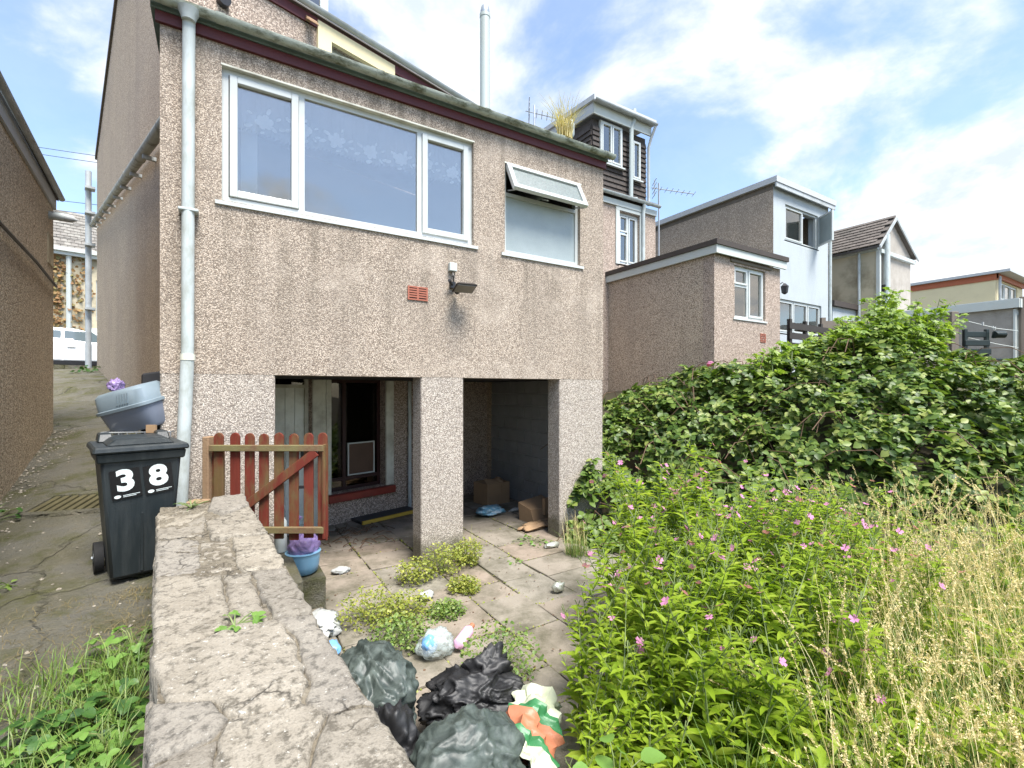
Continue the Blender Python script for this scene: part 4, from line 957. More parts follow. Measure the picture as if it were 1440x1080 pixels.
stuff(place('foliage', mesh_np('foliage', [cloud(*oval(.45), np.array([FO2.p(*q) for q in p]), basis(unit(n)+np.array([0, -.5, .7]), unit(n)), rng.uniform(.10, .2, n))], M_hedge), (0, 0, 0), hd))

# ------------------------------------------------------------------ right garden: fence, bench, clothes line
fp = thing('slatted_fence', 'dark slatted fence panel beside the white house behind the bramble', 'fence', (11.6, .6, 2.2))
FF = F((10.95, .62), 2)
for k in range(4): MB(FF).box(0, 2.2, -.02, .0, 2.62+k*.22, 2.76+k*.22).build('slat', M_darkfence, fp)
for x in (.05, .75, 1.5): MB(FF).box(x, x+.09, .0, .07, 2.0, 3.50).build('post', M_darkfence, fp)
tf = thing('timber_fence', 'weathered grey timber fence with an end post at the bramble top', 'fence', (14.5, .2, 2.3))
FT_ = F((15.64, -.80), 148)
MB(FT_).box(-.09, .09, -.08, .08, 2.0, 3.85).build('post', M_timber, tf, bevel=.01)
for k in range(5): MB(FT_).box(.1, 3.2, -.015, .015, 2.35+k*.26, 2.59+k*.26).build('board', M_timber, tf)
MB(FT_).box(1.6, 1.7, .016, .10, 2.0, 3.7).build('post', M_timber, tf); MB(FT_).box(3.15, 3.25, .016, .10, 2.0, 3.7).build('post', M_timber, tf)
bn = thing('green_plastic_bench', 'dark green slatted plastic seat standing beside the timber fence post', 'bench', (15.9, -.95, 2.4))
FBn = F((15.72, -1.02), -30)
for k in range(3): MB(FBn).box(0, .62, -.03+.03*k, .01+.03*k, 2.80+k*.21, 2.94+k*.21).build('slat', M_bench, bn, bevel=.012)
for x in (.0, .54): MB(FBn).box(x, x+.08, .02, .10, 2.1, 3.42).build('leg', M_bench, bn, bevel=.01)
MB(FBn).box(0, .62, -.45, .0, 2.62, 2.68).build('seat', M_bench, bn, bevel=.01)
MB(FBn).tube([(.66, .0, 3.2), (.70, -.03, 3.28), (.90, -.05, 3.28)], [.02, .09, .09], 10).build('round_end', M_bench, bn, smooth=True)
cl = thing('clothes_line', 'white clothes line with a few pegs in front of the grey garage wall', 'clothes line', (16.5, -1, 3.5))
MB().tube([(16.0, -1.0, 3.62), (17.4, -1.2, 3.52), (19.0, -1.25, 3.56)], .008, 5).build('line', M_whitewood, cl); MB().tube([(16.0, -1.0, 3.22), (17.4, -1.2, 3.12), (19.0, -1.25, 3.1)], .008, 5).build('line', M_whitewood, cl)
for x, z in ((16.5, 3.58), (17.2, 3.53), (17.35, 3.52)): MB().box(x, x+.05, -1.13-(x-16)*.03, -1.10-(x-16)*.03, z-.04, z+.05).build('peg', M_paper, cl)

# ------------------------------------------------------------------ foreground stone wall
wall = thing('stone_garden_wall', 'low rough stone wall with a wide flat top running towards the house', 'wall', (.4, -3, 0))
TOPZ = 1.17
lx = lambda v: np.interp(v, [-6.6, -3.70, -3.03, -2.4, -1.06], [.52, .306, .255, .20, .082])
rx = lambda v: np.interp(v, [-6.6, -3.99, -3.27, -2.0, -.93], [.98, .777, .728, .652, .575])
core = MB(); vs_ = np.linspace(-6.55, -1.0, 60)
ring_ = [(lx, .03, -.3), (lx, .02, TOPZ-.03), (rx, -.02, TOPZ-.03), (rx, -.03, -.3)]
for v in vs_: core.pts([(float(fn(v))+d+(mnoise.noise(Vector((v*5, d*9, 1)))*.012), v, z+(mnoise.noise(Vector((v*4, z, d)))*.010 if z > 0 else 0)) for fn, d, z in ring_])
for i in range(len(vs_)-1):
    for j in range(3): a = i*4+j; core.q.append((a, a+1, a+5, a+4))
core.q.append((0, 1, 2, 3)); core.q.append(tuple(len(core.v)-k for k in (1, 2, 3, 4)))
core.build('mortar', M_wallmortar, wall)
us_t = np.linspace(0, 1, 30); vt = np.linspace(-6.5, -1.0, 300); Tt, Vt = np.meshgrid(us_t, vt)
Ut = lx(Vt)+.012+(rx(Vt)-lx(Vt)-.018)*Tt
Zt_ = TOPZ-.013+nz(Ut, Vt, 9, 2)*.010+nz(Ut, Vt, 28, 5)*.006-np.maximum(0, nz(Ut, Vt, 5, 9)-.15)*.03
Vm = np.stack([Ut, Vt, Zt_], -1).reshape(-1, 3); i = np.arange(299*29); r, c = i//29, i % 29; a = r*30+c
me = mesh_np('bedding_mortar', [(Vm, np.stack([a, a+1, a+31, a+30], 1).ravel(), np.full(len(i), 4))], M_wallmortar)
me.polygons.foreach_set('use_smooth', [True]*len(me.polygons)); place('bedding_mortar', me, (0, 0, 0), wall)
def stone_poly(pts, z0, z1, mat, jit=.004, inset=.009, dens=.03, tilt=(0, 0), seed=0, name='stone', rough=.005):
    rr = random.Random(seed); P = []; cc = (sum(p[0] for p in pts)/len(pts), sum(p[1] for p in pts)/len(pts)); pts = [(cc[0]+(p[0]-cc[0])*1.025, cc[1]+(p[1]-cc[1])*1.025) for p in pts]
    if sum(pts[i][0]*pts[(i+1) % len(pts)][1]-pts[(i+1) % len(pts)][0]*pts[i][1] for i in range(len(pts))) < 0: pts = pts[::-1]
    for i in range(len(pts)):
        a = Vector(pts[i]); b = Vector(pts[(i+1) % len(pts)]); n = max(1, int((b-a).length/dens))
        for k in range(n): q = a.lerp(b, k/n); P.append(Vector((q.x+rr.uniform(-jit, jit), q.y+rr.uniform(-jit, jit))))
    P = [Vector((p.x+mnoise.noise(Vector((p.x*14, p.y*14, seed)))*.011, p.y+mnoise.noise(Vector((p.x*14, p.y*14, seed+9)))*.010)) for p in P]
    n = len(P); c = (sum(p.x for p in P)/n, sum(p.y for p in P)/n)
    zt = lambda x, y: z1+(x-c[0])*tilt[0]+(y-c[1])*tilt[1]+mnoise.fractal(Vector((x*7, y*7, seed)), .9, 2, 3)*rough*1.8
    I = []
    for i in range(n):
        d = (P[(i+1) % n]-P[i-1]); d = d/(d.length+1e-9); I.append(P[i]+Vector((-d.y, d.x))*inset)
    xs, ys = [p.x for p in I], [p.y for p in I]; inner = []
    def inside(x, y, m):
        r = False
        for i in range(n):
            a, b = I[i], I[i-1]
            if (a.y > y) != (b.y > y) and x < (b.x-a.x)*(y-a.y)/(b.y-a.y)+a.x: r = not r
        return r and all((Vector((x, y))-q).length > m for q in I)
    y = min(ys)
    while y < max(ys):
        x = min(xs)
        while x < max(xs):
            px, py = x+rr.uniform(-.012, .012), y+rr.uniform(-.012, .012)
            if inside(px, py, .018): inner.append(Vector((px, py)))
            x += .038
        y += .038
    from mathutils.geometry import delaunay_2d_cdt
    V, _, Fc, ov, _, _ = delaunay_2d_cdt(I+inner, [(i, (i+1) % n) for i in range(n)], [], 1, 1e-5)
    m = MB(); m.pts([(p.x, p.y, z0) for p in P]); m.pts([(p.x, p.y, zt(p.x, p.y)-inset*.8+rr.uniform(-.003, .001)) for p in P])
    k0 = m.pts([(p[0], p[1], zt(p[0], p[1])) for p in V]); mp = {}
    for i, o in enumerate(ov):
        for q in o: mp[q] = k0+i
    for i in range(n):
        j = (i+1) % n; m.q.append((i, j, n+j, n+i)); m.q.append((n+i, n+j, mp[j], mp[i]))
    m.q += [tuple(k0+q for q in f) for f in Fc]
    return m.build(name, mat, wall, smooth=2, fixn=False)
TOPS = [
 ([(0.088, -1.11), (0.232, -0.949), (0.373, -0.988), (0.347, -1.292), (0.238, -1.549), (0.123, -1.529)], M_stone, -.012),
 ([(0.386, -0.97), (0.575, -0.93), (0.596, -1.292), (0.464, -1.446), (0.367, -1.304)], M_stonegrey, .012),
 ([(0.127, -1.582), (0.241, -1.602), (0.345, -1.373), (0.358, -1.588), (0.355, -1.862), (0.153, -1.824)], M_stone, -.006),
 ([(0.478, -1.495), (0.598, -1.339), (0.652, -2.016), (0.547, -2.011), (0.392, -1.972), (0.369, -1.63)], M_stone, .004),
 ([(0.154, -1.866), (0.335, -1.965), (0.355, -2.459), (0.202, -2.421)], M_stonegrey, -.006),
 ([(0.349, -2.014), (0.478, -2.053), (0.487, -2.502), (0.408, -2.511), (0.365, -2.465)], M_patch, -.012),
 ([(0.49, -2.061), (0.652, -2.061), (0.677, -2.619), (0.525, -2.574), (0.498, -2.499)], M_stone, .002),
 ([(0.207, -2.468), (0.436, -2.592), (0.462, -3.072), (0.412, -3.124), (0.27, -3.184)], M_stone, .0),
 ([(0.446, -2.581), (0.542, -2.613), (0.557, -2.863), (0.579, -3.104), (0.473, -3.073)], M_stone, -.004),
 ([(0.553, -2.61), (0.682, -2.652), (0.708, -3.128), (0.652, -3.149), (0.59, -3.11), (0.567, -2.862)], M_stone, .003),
 ([(0.272, -3.211), (0.415, -3.151), (0.476, -3.114), (0.587, -3.144), (0.628, -3.293), (0.627, -3.563), (0.596, -3.641), (0.456, -3.594), (0.419, -3.519), (0.32, -3.458)], M_patch, .004),
 ([(0.598, -3.139), (0.708, -3.159), (0.733, -3.513), (0.756, -3.727), (0.655, -3.708), (0.621, -3.65), (0.635, -3.568), (0.64, -3.285)], M_stonegrey, -.002),
 ([(0.288, -3.454), (0.321, -3.471), (0.417, -3.53), (0.45, -3.602), (0.419, -3.659), (0.362, -3.666), (0.305, -3.684)], M_stonegrey, .003),
 ([(0.308, -3.704), (0.366, -3.68), (0.422, -3.678), (0.425, -3.782), (0.423, -3.885), (0.315, -3.835)], M_stone, .0),
 ([(0.429, -3.68), (0.456, -3.619), (0.599, -3.658), (0.645, -3.719), (0.603, -3.813), (0.58, -3.877), (0.57, -3.993), (0.427, -3.888)], M_patch, .0),
 ([(0.61, -3.817), (0.655, -3.725), (0.755, -3.743), (0.777, -3.988), (0.792, -4.131), (0.575, -3.996), (0.586, -3.881)], M_stone, .003)]
for k, (P, m, dz) in enumerate(TOPS):
    stone_poly(P, TOPZ-.09, TOPZ+dz*1.3, m, seed=k, tilt=(rs.uniform(-.02, .02), rs.uniform(-.012, .012)), inset=.009)
v = -4.14
while v > -6.4:            # the wall goes on behind the tripod
    L = rs.uniform(.3, .5); s_ = rs.uniform(.35, .65); x0, x1 = float(lx(v))+.02, float(rx(v))-.0; xm = x0+(x1-x0)*s_
    stone_poly([(x0, v), (xm-.01, v+.02), (xm-.01, v-L+.02), (x0, v-L+.02)], TOPZ-.09, TOPZ, M_stone, seed=int(v*100)); stone_poly([(xm+.01, v), (x1, v), (x1, v-L+.02), (xm+.01, v-L+.02)], TOPZ-.09, TOPZ+.004, M_stonegrey, seed=int(v*90)); v -= L
def face_stones(fn, sgn, z0, z1):
    z = z0
    while z < z1-.05:
        hgt = min(rs.uniform(.11, .19), z1-z); v = -6.5+rs.random()*.3
        while v < -1.1:
            L = rs.uniform(.18, .5); v1 = min(v+L, -1.03)
            xa, xb = float(fn(v)), float(fn(v1)); o = rs.uniform(0, .018)*sgn
            y0, y1 = v+.01, v1-.01
            mb = MB().hexa([(xa+o, y0, z+.008), (xb+o, y1, z+.008), (xb-sgn*.07, y1, z+.008), (xa-sgn*.07, y0, z+.008), (xa+o+rs.uniform(-.008, .008), y0, z+hgt-.006), (xb+o+rs.uniform(-.008, .008), y1, z+hgt-.006), (xb-sgn*.07, y1, z+hgt-.006), (xa-sgn*.07, y0, z+hgt-.006)])
            mb.build('stone', rs.choice([M_stone, M_stonegrey, M_stone]), wall, bevel=.010)
            v += L
        z += hgt
face_stones(lx, -1, .35, TOPZ-.10); face_stones(rx, 1, -.05, TOPZ-.10)
for k in range(6):
    z = .0+k*.18; x = .11
    while x < .55:
        w = rs.uniform(.12, .3); x1 = min(x+w, .575)
        MB().box(x+.005, x1-.005, -1.08, -.965+rs.uniform(-.03, .01), z+.006, z+.172).build('stone', rs.choice([M_stone, M_stonegrey]), wall, bevel=.012); x += w
tb = tag(MB(F((.30, -.88), -31)).box(-.06, .06, -.05, .05, .6, 1.16).build('timber_stub', M_postwood, bevel=.006), 'sawn timber stub standing at the far end of the stone wall', 'post')

# ------------------------------------------------------------------ picket gate, hung open
FGt = F(survey(-2.53, 3.9), YAW)
gate = thing('picket_gate', 'worn red and green wooden picket gate hanging open above the steps', 'gate', FGt.p(0, 0, .7))
gx = lambda px: (px-720)/662*3.9+2.53
for px in (307, 330, 350.5, 370.5, 391.7, 412.8, 433.6, 453.3):
    x = gx(px); w = .039; top = 1.590+rs.uniform(-.006, .006); bot = .705+rs.uniform(-.01, .02)
    pr = [(x-w, 0, bot), (x+w, 0, bot), (x+w, 0, top-w)]+[(x+w*math.cos(t), 0, top-w+w*math.sin(t)) for t in np.linspace(.35, math.pi-.35, 5)]+[(x-w, 0, top-w)]
    MB(FGt).prism(pr, (0, .018, 0)).build('picket', M_gate, gate, bevel=.002)
MB(FGt).box(gx(297), gx(457), -.034, -.001, 1.442, 1.494).build('rail', M_rail, gate, bevel=.004)
MB(FGt).box(gx(302), gx(457), -.034, -.001, .766, .818).build('rail', M_rail, gate, bevel=.004)
x0, z0, x1, z1 = gx(310), .82, gx(446), 1.438; dx, dz = x1-x0, z1-z0; l_ = math.hypot(dx, dz); nx, nzv = -dz/l_*.036, dx/l_*.036
MB(FGt).prism([(x0-nx, -.033, z0-nzv), (x1-nx, -.033, z1-nzv), (x1+nx, -.033, z1+nzv), (x0+nx, -.033, z0+nzv)], (0, .031, 0)).build('brace', M_gate, gate, bevel=.003)
MB(FGt).box(gx(455), gx(459), -.03, .045, .72, 1.50).build('end_strip', M_gate, gate, bevel=.003)
MB(FGt).box(gx(296), gx(312), .020, .045, .70, 1.45).build('hinge_board', M_gate, gate, bevel=.003)
MB(FGt).box(gx(420), gx(428), .0, .03, 1.13, 1.15).build('latch', M_black, gate)
gpst = tag(MB(FGt).box(gx(286), gx(295), -.02, .07, .5, 1.56).build('gate_post', M_postwood, bevel=.006), 'bare brown wooden gate post standing at the hinge side of the picket gate', 'post')

# ------------------------------------------------------------------ wheelie bin with house number
binr = thing('wheelie_bin', 'dark wheelie bin with number 38 stickers standing at the wall end', 'bin', (0, -.75, .66))
FBin = F((-.2497+.012, -1.0254+.03), 13.2)
BW = .475
bz = .675
def bsec(z, x0, x1, y0, y1): return [(x0, y0, z), (x1, y0, z), (x1, y1, z), (x0, y1, z)]
mb = MB(FBin); mb.hexa(bsec(bz+.02, .075, BW-.075, .07, .42)+bsec(bz+.84, .02, BW-.02, .015, .51)); mb.build('body', M_bin, binr, bevel=.018, smooth=True)
mb = MB(FBin); mb.hexa(bsec(bz+.800, .005, BW-.005, -.002, .53)+bsec(bz+.862, -.003, BW+.003, -.012, .535)); mb.build('rim', M_bin, binr, bevel=.008)
lid = MB(FBin); lid.hexa(bsec(bz+.864, -.02, BW+.02, -.035, .56)+bsec(bz+.905, -.012, BW+.012, -.025, .555)); L_ = lid.build('lid', M_bin, binr, bevel=.010)
MB(FBin).hexa(bsec(bz+.905, .05, BW-.05, .03, .52)+bsec(bz+.945, .10, BW-.10, .09, .50)).build('lid_crown', M_bin, L_, bevel=.010)
for x in (.03, BW-.12): MB(FBin).hexa(bsec(bz+.906, x, x+.09, .36, .56)+bsec(bz+.965, x+.01, x+.08, .40, .555)).build('lid_hinge', M_bin, L_, bevel=.008)
MB(FBin).tube([(.06, .58, bz+.90), (BW-.06, .58, bz+.90)], .016, 8).build('handle', M_bin, binr)
for x in (.012, BW-.062):
    w_ = MB(FBin).tube([(x, .42, bz+.10), (x+.05, .42, bz+.10)], .105, 20).build('wheel', M_rubber, binr, smooth=True)
    MB(FBin).tube([(x-.004, .42, bz+.10), (x+.054, .42, bz+.10)], .05, 12).build('hub', M_bin, w_)
MB(FBin).tube([(.0, .42, bz+.10), (BW, .42, bz+.10)], .012, 8).build('axle', M_metal, binr)
for k in (-.0,): MB(FBin).hexa(bsec(bz+.05, BW/2-.008, BW/2+.008, .052, .08)+bsec(bz+.45, BW/2-.004, BW/2+.004, .035, .06)).build('rib', M_bin, binr, bevel=.003)
# stickers lie on the sloping front face
def front(x, z): return -.002+.0+(.07-(z-bz-.02)/.82*.055)
def sticker(x, z, rot, ch):
    c, s = math.cos(R(rot)), math.sin(R(rot))
    q = lambda a, b, d: (x+a*c-b*s, front(0, z+a*s+b*c)-.006-d, z+a*s+b*c)
    w, h = .078, .098
    m = MB(FBin).hexa([q(-w, -h, 0), q(w, -h, 0), q(w, -h, -.004), q(-w, -h, -.004), q(-w, h, 0), q(w, h, 0), q(w, h, -.004), q(-w, h, -.004)])
    s_ = m.build('number_sticker', M_sticker, binr)
    cu = bpy.data.curves.new('digit', 'FONT'); cu.body = ch; cu.size = .205; cu.align_x = 'CENTER'; cu.align_y = 'CENTER'; cu.offset = .0085; cu.extrude = .0006; cu.resolution_u = 4
    tmp = bpy.data.objects.new('tmp', cu); COL.objects.link(tmp); bpy.context.view_layer.update()
    me = bpy.data.meshes.new_from_object(tmp); bpy.data.objects.remove(tmp)
    for vv in me.vertices:
        a, b = vv.co.x*1.0, vv.co.y*.92+.018; p = FBin.p(*q(a, b, .0012+vv.co.z)); vv.co = (p[0], p[1], p[2])
    me.materials.clear(); me.materials.append(M_digit); o = place('digit', me, (0, 0, 0), s_)
    tm = MB(FBin)
    tm.quad([q(-.050+.018*math.cos(t), -.078+.011*math.sin(t), .0012) for t in np.linspace(0, 2*math.pi, 13)[:-1]])
    for k in range(2): tm.quad([q(-.022, -.073-k*.009, .0012), q(.066-.02*k, -.073-k*.009, .0012), q(.066-.02*k, -.0765-k*.009, .0012), q(-.022, -.0765-k*.009, .0012)])
    tm.build('sticker_print', M_digit, s_, fixn=False)
sticker(.150, bz+.655, 6, '3'); sticker(.325, bz+.668, 6, '8')

# tub, basket and board behind the bin
wb_ = thing('wire_basket', 'grey wire basket standing behind the bin under the plastic tub', 'basket', survey(-3.22, 3.95)+(.75,))
FW = F(survey(-3.335, 3.82), YAW+12)
m = MB(FW)
for z in (1.0, 1.25, 1.5, 1.6): m.tube([(0, 0, z), (.50, 0, z), (.46, .34, z), (.04, .34, z), (0, 0, z)], .007, 5)
for k in range(9):
    x = k*.0625; m.tube([(x, 0, 1.60), (.04+x*.9, .01, 1.0)], .005, 5); m.tube([(.04+x*.84, .34, 1.60), (.06+x*.8, .32, 1.0)], .005, 5)
m.build('wires', M_metal, wb_)
for x, y in ((.13, .02), (.44, .02), (.14, .32), (.42, .32)): MB(FW).tube([(x, y, .8), (x, y, 1.60)], .010, 6).build('leg', M_metal, wb_)
tub = thing('plastic_tub', 'blue-grey plastic tub lying tilted on the wire basket behind the bin', 'tub', survey(-3.2, 3.9)+(1.66,))
def tubm(sec, name, mat, rot):
    m = MB(); n = 24; k0 = 0
    for (a, b, z) in sec:
        for j in range(n):
            t = 2*math.pi*j/n; cx_, sy_ = math.cos(t), math.sin(t); q = 2/4.5
            m.v.append(tuple(rot @ Vector((a*math.copysign(abs(cx_)**q, cx_), b*math.copysign(abs(sy_)**q, sy_), z))))
    for i in range(len(sec)-1):
        for j in range(n): a_ = i*n+j; b_ = i*n+(j+1) % n; m.q.append((a_, b_, b_+n, a_+n))
    m.q.append(tuple(range(n-1, -1, -1))); e = (len(sec)-1)*n; m.q.append(tuple(range(e, e+n)))
    return m
c = survey(-3.17, 3.98)
rot = Matrix.Translation((c[0], c[1], 1.79)) @ Euler((R(14), R(-13), R(YAW-8))).to_matrix().to_4x4()
tb_ = tubm([(.20, .13, -.17), (.215, .145, -.15), (.238, .165, .02)], 'body', None, rot).build('body', M_tubclear, tub, smooth=True)
tubm([(.238, .165, .0205), (.255, .182, .022), (.255, .182, .045), (.240, .168, .05), (.226, .155, .16), (.20, .13, .185), (.1, .06, .19)], 'lid', None, rot).build('cover', M_tub, tub, smooth=True)
rb = MB()
for k in range(5):
    x = .02+k*.024
    P = [tuple(rot @ Vector(p)) for p in ((x-.012, -.172, .07), (x-.002, -.172, .07), (x+.02, -.156, .15), (x+.010, -.156, .15), (x-.012, -.15, .07), (x-.002, -.15, .07), (x+.02, -.14, .15), (x+.01, -.14, .15))]
    rb.hexa([P[0], P[1], P[5], P[4], P[3], P[2], P[6], P[7]])
rb.build('cover_rib', M_tub, tub)
bo = survey(-3.0, 4.06)
tag(MB(F(bo, YAW+20)).hexa([(-.18, .02, 1.5), (.20, .02, 1.5), (.20, .05, 1.5), (-.18, .05, 1.5), (-.20, .10, 2.09), (.20, .10, 2.16), (.20, .13, 2.16), (-.20, .13, 2.09)]).build('plastic_sheet', M_black, bevel=.02), 'black plastic sheet leaning on the house corner behind the tub', 'plastic sheet')
tag(MB(F(survey(-2.78, 3.60), YAW)).box(-.02, .05, 0, .02, 1.62, 1.68).build('cardboard_scrap', M_card), 'brown cardboard scrap stuck behind the bin lid beside the white downpipe', 'scrap')

# crumpled blobs ------------------------------------------------------------
def blob(loc, size, seed, amp=.22, freq=2.2, sub=4, ridge=.5, rot=0, flat=.0):
    bm = bmesh.new(); bmesh.ops.create_icosphere(bm, subdivisions=sub, radius=1)
    m = Matrix.Rotation(R(rot), 3, 'Z')
    for v in bm.verts:
        p = v.co.copy(); q = p*freq*.55+Vector((seed*3.1, seed*1.7, seed))
        q = q+Vector((mnoise.noise(q*1.3), mnoise.noise(q*1.3+Vector((9, 2, 4))), mnoise.noise(q*1.3+Vector((1, 7, 3)))))*.7
        n = mnoise.noise(q*1.1)*1.1; cr_ = max(0, 1-abs(mnoise.noise(q*1.8+Vector((5, 1, 2))))*2.6)**2; cr3 = max(0, 1-abs(mnoise.noise(q*4.2))*3)**2
        r = 1+amp*(n+ridge*cr_*.9+ridge*cr3*.28-.2)
        c_ = m @ Vector((p.x*r*size[0], p.y*r*size[1], p.z*r*size[2]))
        if flat and c_.z < -size[2]*flat: c_.z = -size[2]*flat+(c_.z+size[2]*flat)*.12
        v.co = c_
    me = bpy.data.meshes.new('blob'); bm.to_mesh(me); bm.free()
    for p in me.polygons: p.use_smooth = True
    return me
def blobobj(name, mat, loc, size, seed, label=None, cat=None, group=None, parent=None, **k):
    me = blob(loc, size, seed, **k); me.name = name; me.materials.append(mat); o = place(name, me, loc, parent)
    if label: tag(o, label, cat, group)
    return o
def knot(parent, p, d, mat, r=.05, seed=1):
    m = MB(); d = Vector(d); p = Vector(p)
    m.tube([tuple(p), tuple(p+d*.4), tuple(p+d)], [r*.5, r*.55, r*1.5], 12)
    m.build('tied_neck', mat, parent, smooth=True)
b1 = blobobj('refuse_sack', M_bag, (1.14, -2.32, .23), (.25, .33, .245), 1.3, 'grey-green refuse sack nearest the yard steps, slumped against the stone wall', 'refuse sack', 'grey-green refuse sacks', sub=6, amp=.26, flat=.9)
b2 = blobobj('refuse_sack', M_bag, (1.36, -3.02, .21), (.30, .27, .24), 4.1, 'grey-green refuse sack at the bottom beside the printed food packet', 'refuse sack', 'grey-green refuse sacks', sub=6, amp=.22, rot=20, flat=.9)
b3 = blobobj('black_refuse_sack', M_bagblack, (1.66, -2.52, .17), (.29, .20, .165), 2.6, 'crumpled black plastic sack between the grey-green sacks and the weeds', 'refuse sack', sub=6, amp=.27, ridge=.6, rot=-25, flat=.9)
blobobj('sack_fold', M_bagblack, (1.80, -2.44, .26), (.13, .08, .12), 8.2, parent=b3, sub=4, amp=.5, ridge=.8)
b4 = blobobj('small_black_sack', M_bagblack, (1.08, -2.78, .30), (.13, .16, .17), 5.4, 'small shiny black sack squeezed between the two grey-green sacks', 'refuse sack', sub=5, amp=.4)
# printed food packet
pk = thing('food_packet', 'crumpled food packet printed green, orange and white beside the sack', 'packet', (1.70, -3.0, .2))
FP = F((1.76, -2.92), 38)
def bent(a0, a1, mat, r=.11):
    m = MB(FP); n = 30; nx = 8
    for i in range(nx+1):
        a = a0+(a1-a0)*i/nx
        for j in range(n): t = 2*math.pi*j/n; rr = r*(1+.55*mnoise.noise(Vector((a*11, math.cos(t)*1.6, math.sin(t)*1.6+3)))+.35*mnoise.noise(Vector((a*26, math.cos(t)*4, math.sin(t)*4+3)))); m.v.append(FP.p(a, rr*1.15*math.cos(t)+.05*a, .19+rr*.8*math.sin(t)+.10*a))
    for i in range(nx):
        for j in range(n): q = i*n+j; w_ = i*n+(j+1) % n; m.q.append((q, w_, w_+n, q+n))
    return m
bent(-.24, -.10, M_whitep).build('white_end', M_whitep, pk, smooth=True); bent(-.10, -.055, M_green).build('green_band', M_green, pk, smooth=True); bent(-.055, .05, M_orangep).build('orange_band', M_orangep, pk, smooth=True)
bent(.05, .10, M_green).build('green_band', M_green, pk, smooth=True); bent(.10, .24, M_whitep).build('white_end', M_whitep, pk, smooth=True)
cb_ = blobobj('clear_plastic_bag', M_clearbag, (1.78, -1.68, .08), (.13, .11, .10), 3.3, 'clear plastic bag with a blue patch in the weeds behind the black sack', 'plastic bag', sub=4, amp=.35)
blobobj('blue_patch', M_bluelabel, (1.71, -1.72, .11), (.055, .06, .07), 6.1, parent=cb_, sub=3, amp=.3)
pb = thing('pink_bottle', 'pink plastic bottle lying in the weeds behind the black sack', 'bottle', (2.04, -1.66, .08))
FPb = F((2.0, -1.70), 30)
MB(FPb).tube([(-.10, 0, .06), (-.08, 0, .06), (.06, 0, .10), (.09, 0, .11)], [.02, .042, .042, .02], 12).build('body', M_pink, pb, smooth=True); MB(FPb).tube([(.09, 0, .11), (.12, 0, .12)], .02, 10).build('cap', M_orangep, pb)
blobobj('white_paper', M_paper, (1.14, -.82, .05), (.12, .20, .05), 7.7, 'crumpled white paper beside the stone wall below the gate', 'paper', sub=4, amp=.4, ridge=.9)
blobobj('blue_wrapper', M_bluelabel, (1.13, -1.30, .06), (.05, .09, .05), 9.7, 'small light blue wrapper lying beside the stone wall', 'wrapper', sub=3, amp=.4)
blobobj('crushed_can', M_canm, (3.20, -1.30, .05), (.06, .05, .05), 1.9, 'crushed drinks can on the slabs left of the pink-flowered weeds', 'can', sub=3, amp=.35)
blobobj('crumpled_carton', M_paper, (2.05, -.80, .05), (.075, .05, .04), 5.9, 'crumpled pale carton in the weeds in front of the middle pillar', 'litter', sub=3, amp=.4)
blobobj('white_tissue', M_paper, (1.52, .30, .03), (.09, .06, .035), 12.9, 'scrunched white tissue on the slabs right of the blue bucket', 'litter', sub=3, amp=.4)
blobobj('blue_crumpled_bag', M_blueplas, (4.02, 1.52, .06), (.22, .16, .07), 3.9, 'blue and white crumpled bag on the undercroft floor before the cardboard box', 'plastic bag', sub=4, amp=.45)
blobobj('white_scrap', M_paper, (4.45, 1.45, .03), (.13, .05, .03), 33.9, 'long white paper scrap beside the block wall in the undercroft', 'litter', sub=3, amp=.5)
blobobj('pale_wrapper', M_canm, (3.9, -.25, .04), (.10, .05, .035), 43.9, 'pale striped wrapper lying by the weeds near the right pillar', 'litter', sub=3, amp=.4)
# bucket with lilac bag, dark pot beside it
bk = thing('blue_bucket', 'blue plastic bucket on the step under the open gate', 'bucket', (1.07, -.25, .29))
bl_ = (1.075, -.26)
MB().lathe(bl_, [(.05, .277), (.095, .280), (.122, .30), (.137, .36), (.145, .44), (.148, .47), (.153, .475), (.142, .478)], 20).build('body', M_bucket, bk, smooth=True)
bag_ = blobobj('lilac_bag', M_lilac, (bl_[0], bl_[1], .53), (.135, .135, .11), 2.2, 'thin lilac plastic bag filling the blue bucket', 'plastic bag', sub=4, amp=.2, ridge=.6)
MB().tube([(bl_[0]-.05, bl_[1], .60), (bl_[0]-.06, bl_[1], .75), (bl_[0]-.03, bl_[1], .80)], [.05, .018, .03], 8).build('bag_handle', M_lilac, bag_, smooth=True)
MB().tube([(bl_[0]+.06, bl_[1], .60), (bl_[0]+.06, bl_[1], .72), (bl_[0]+.03, bl_[1], .78)], [.05, .018, .03], 8).build('bag_handle', M_lilac, bag_, smooth=True)
blobobj('lilac_bag_knot', M_lilac, survey(-3.34, 3.97)+(1.985,), (.05, .04, .05), 12.2, 'scrunched lilac bag knot sticking up behind the grey tub', 'plastic bag', sub=4, amp=.5, ridge=.8)
tag(MB().lathe((.90, -.16), [(.05, .475), (.055, .49), (.05, .75), (.02, .80)], 12).build('white_bottle', M_whitewood, smooth=True), 'white bottle standing on the step beside the blue bucket', 'bottle')
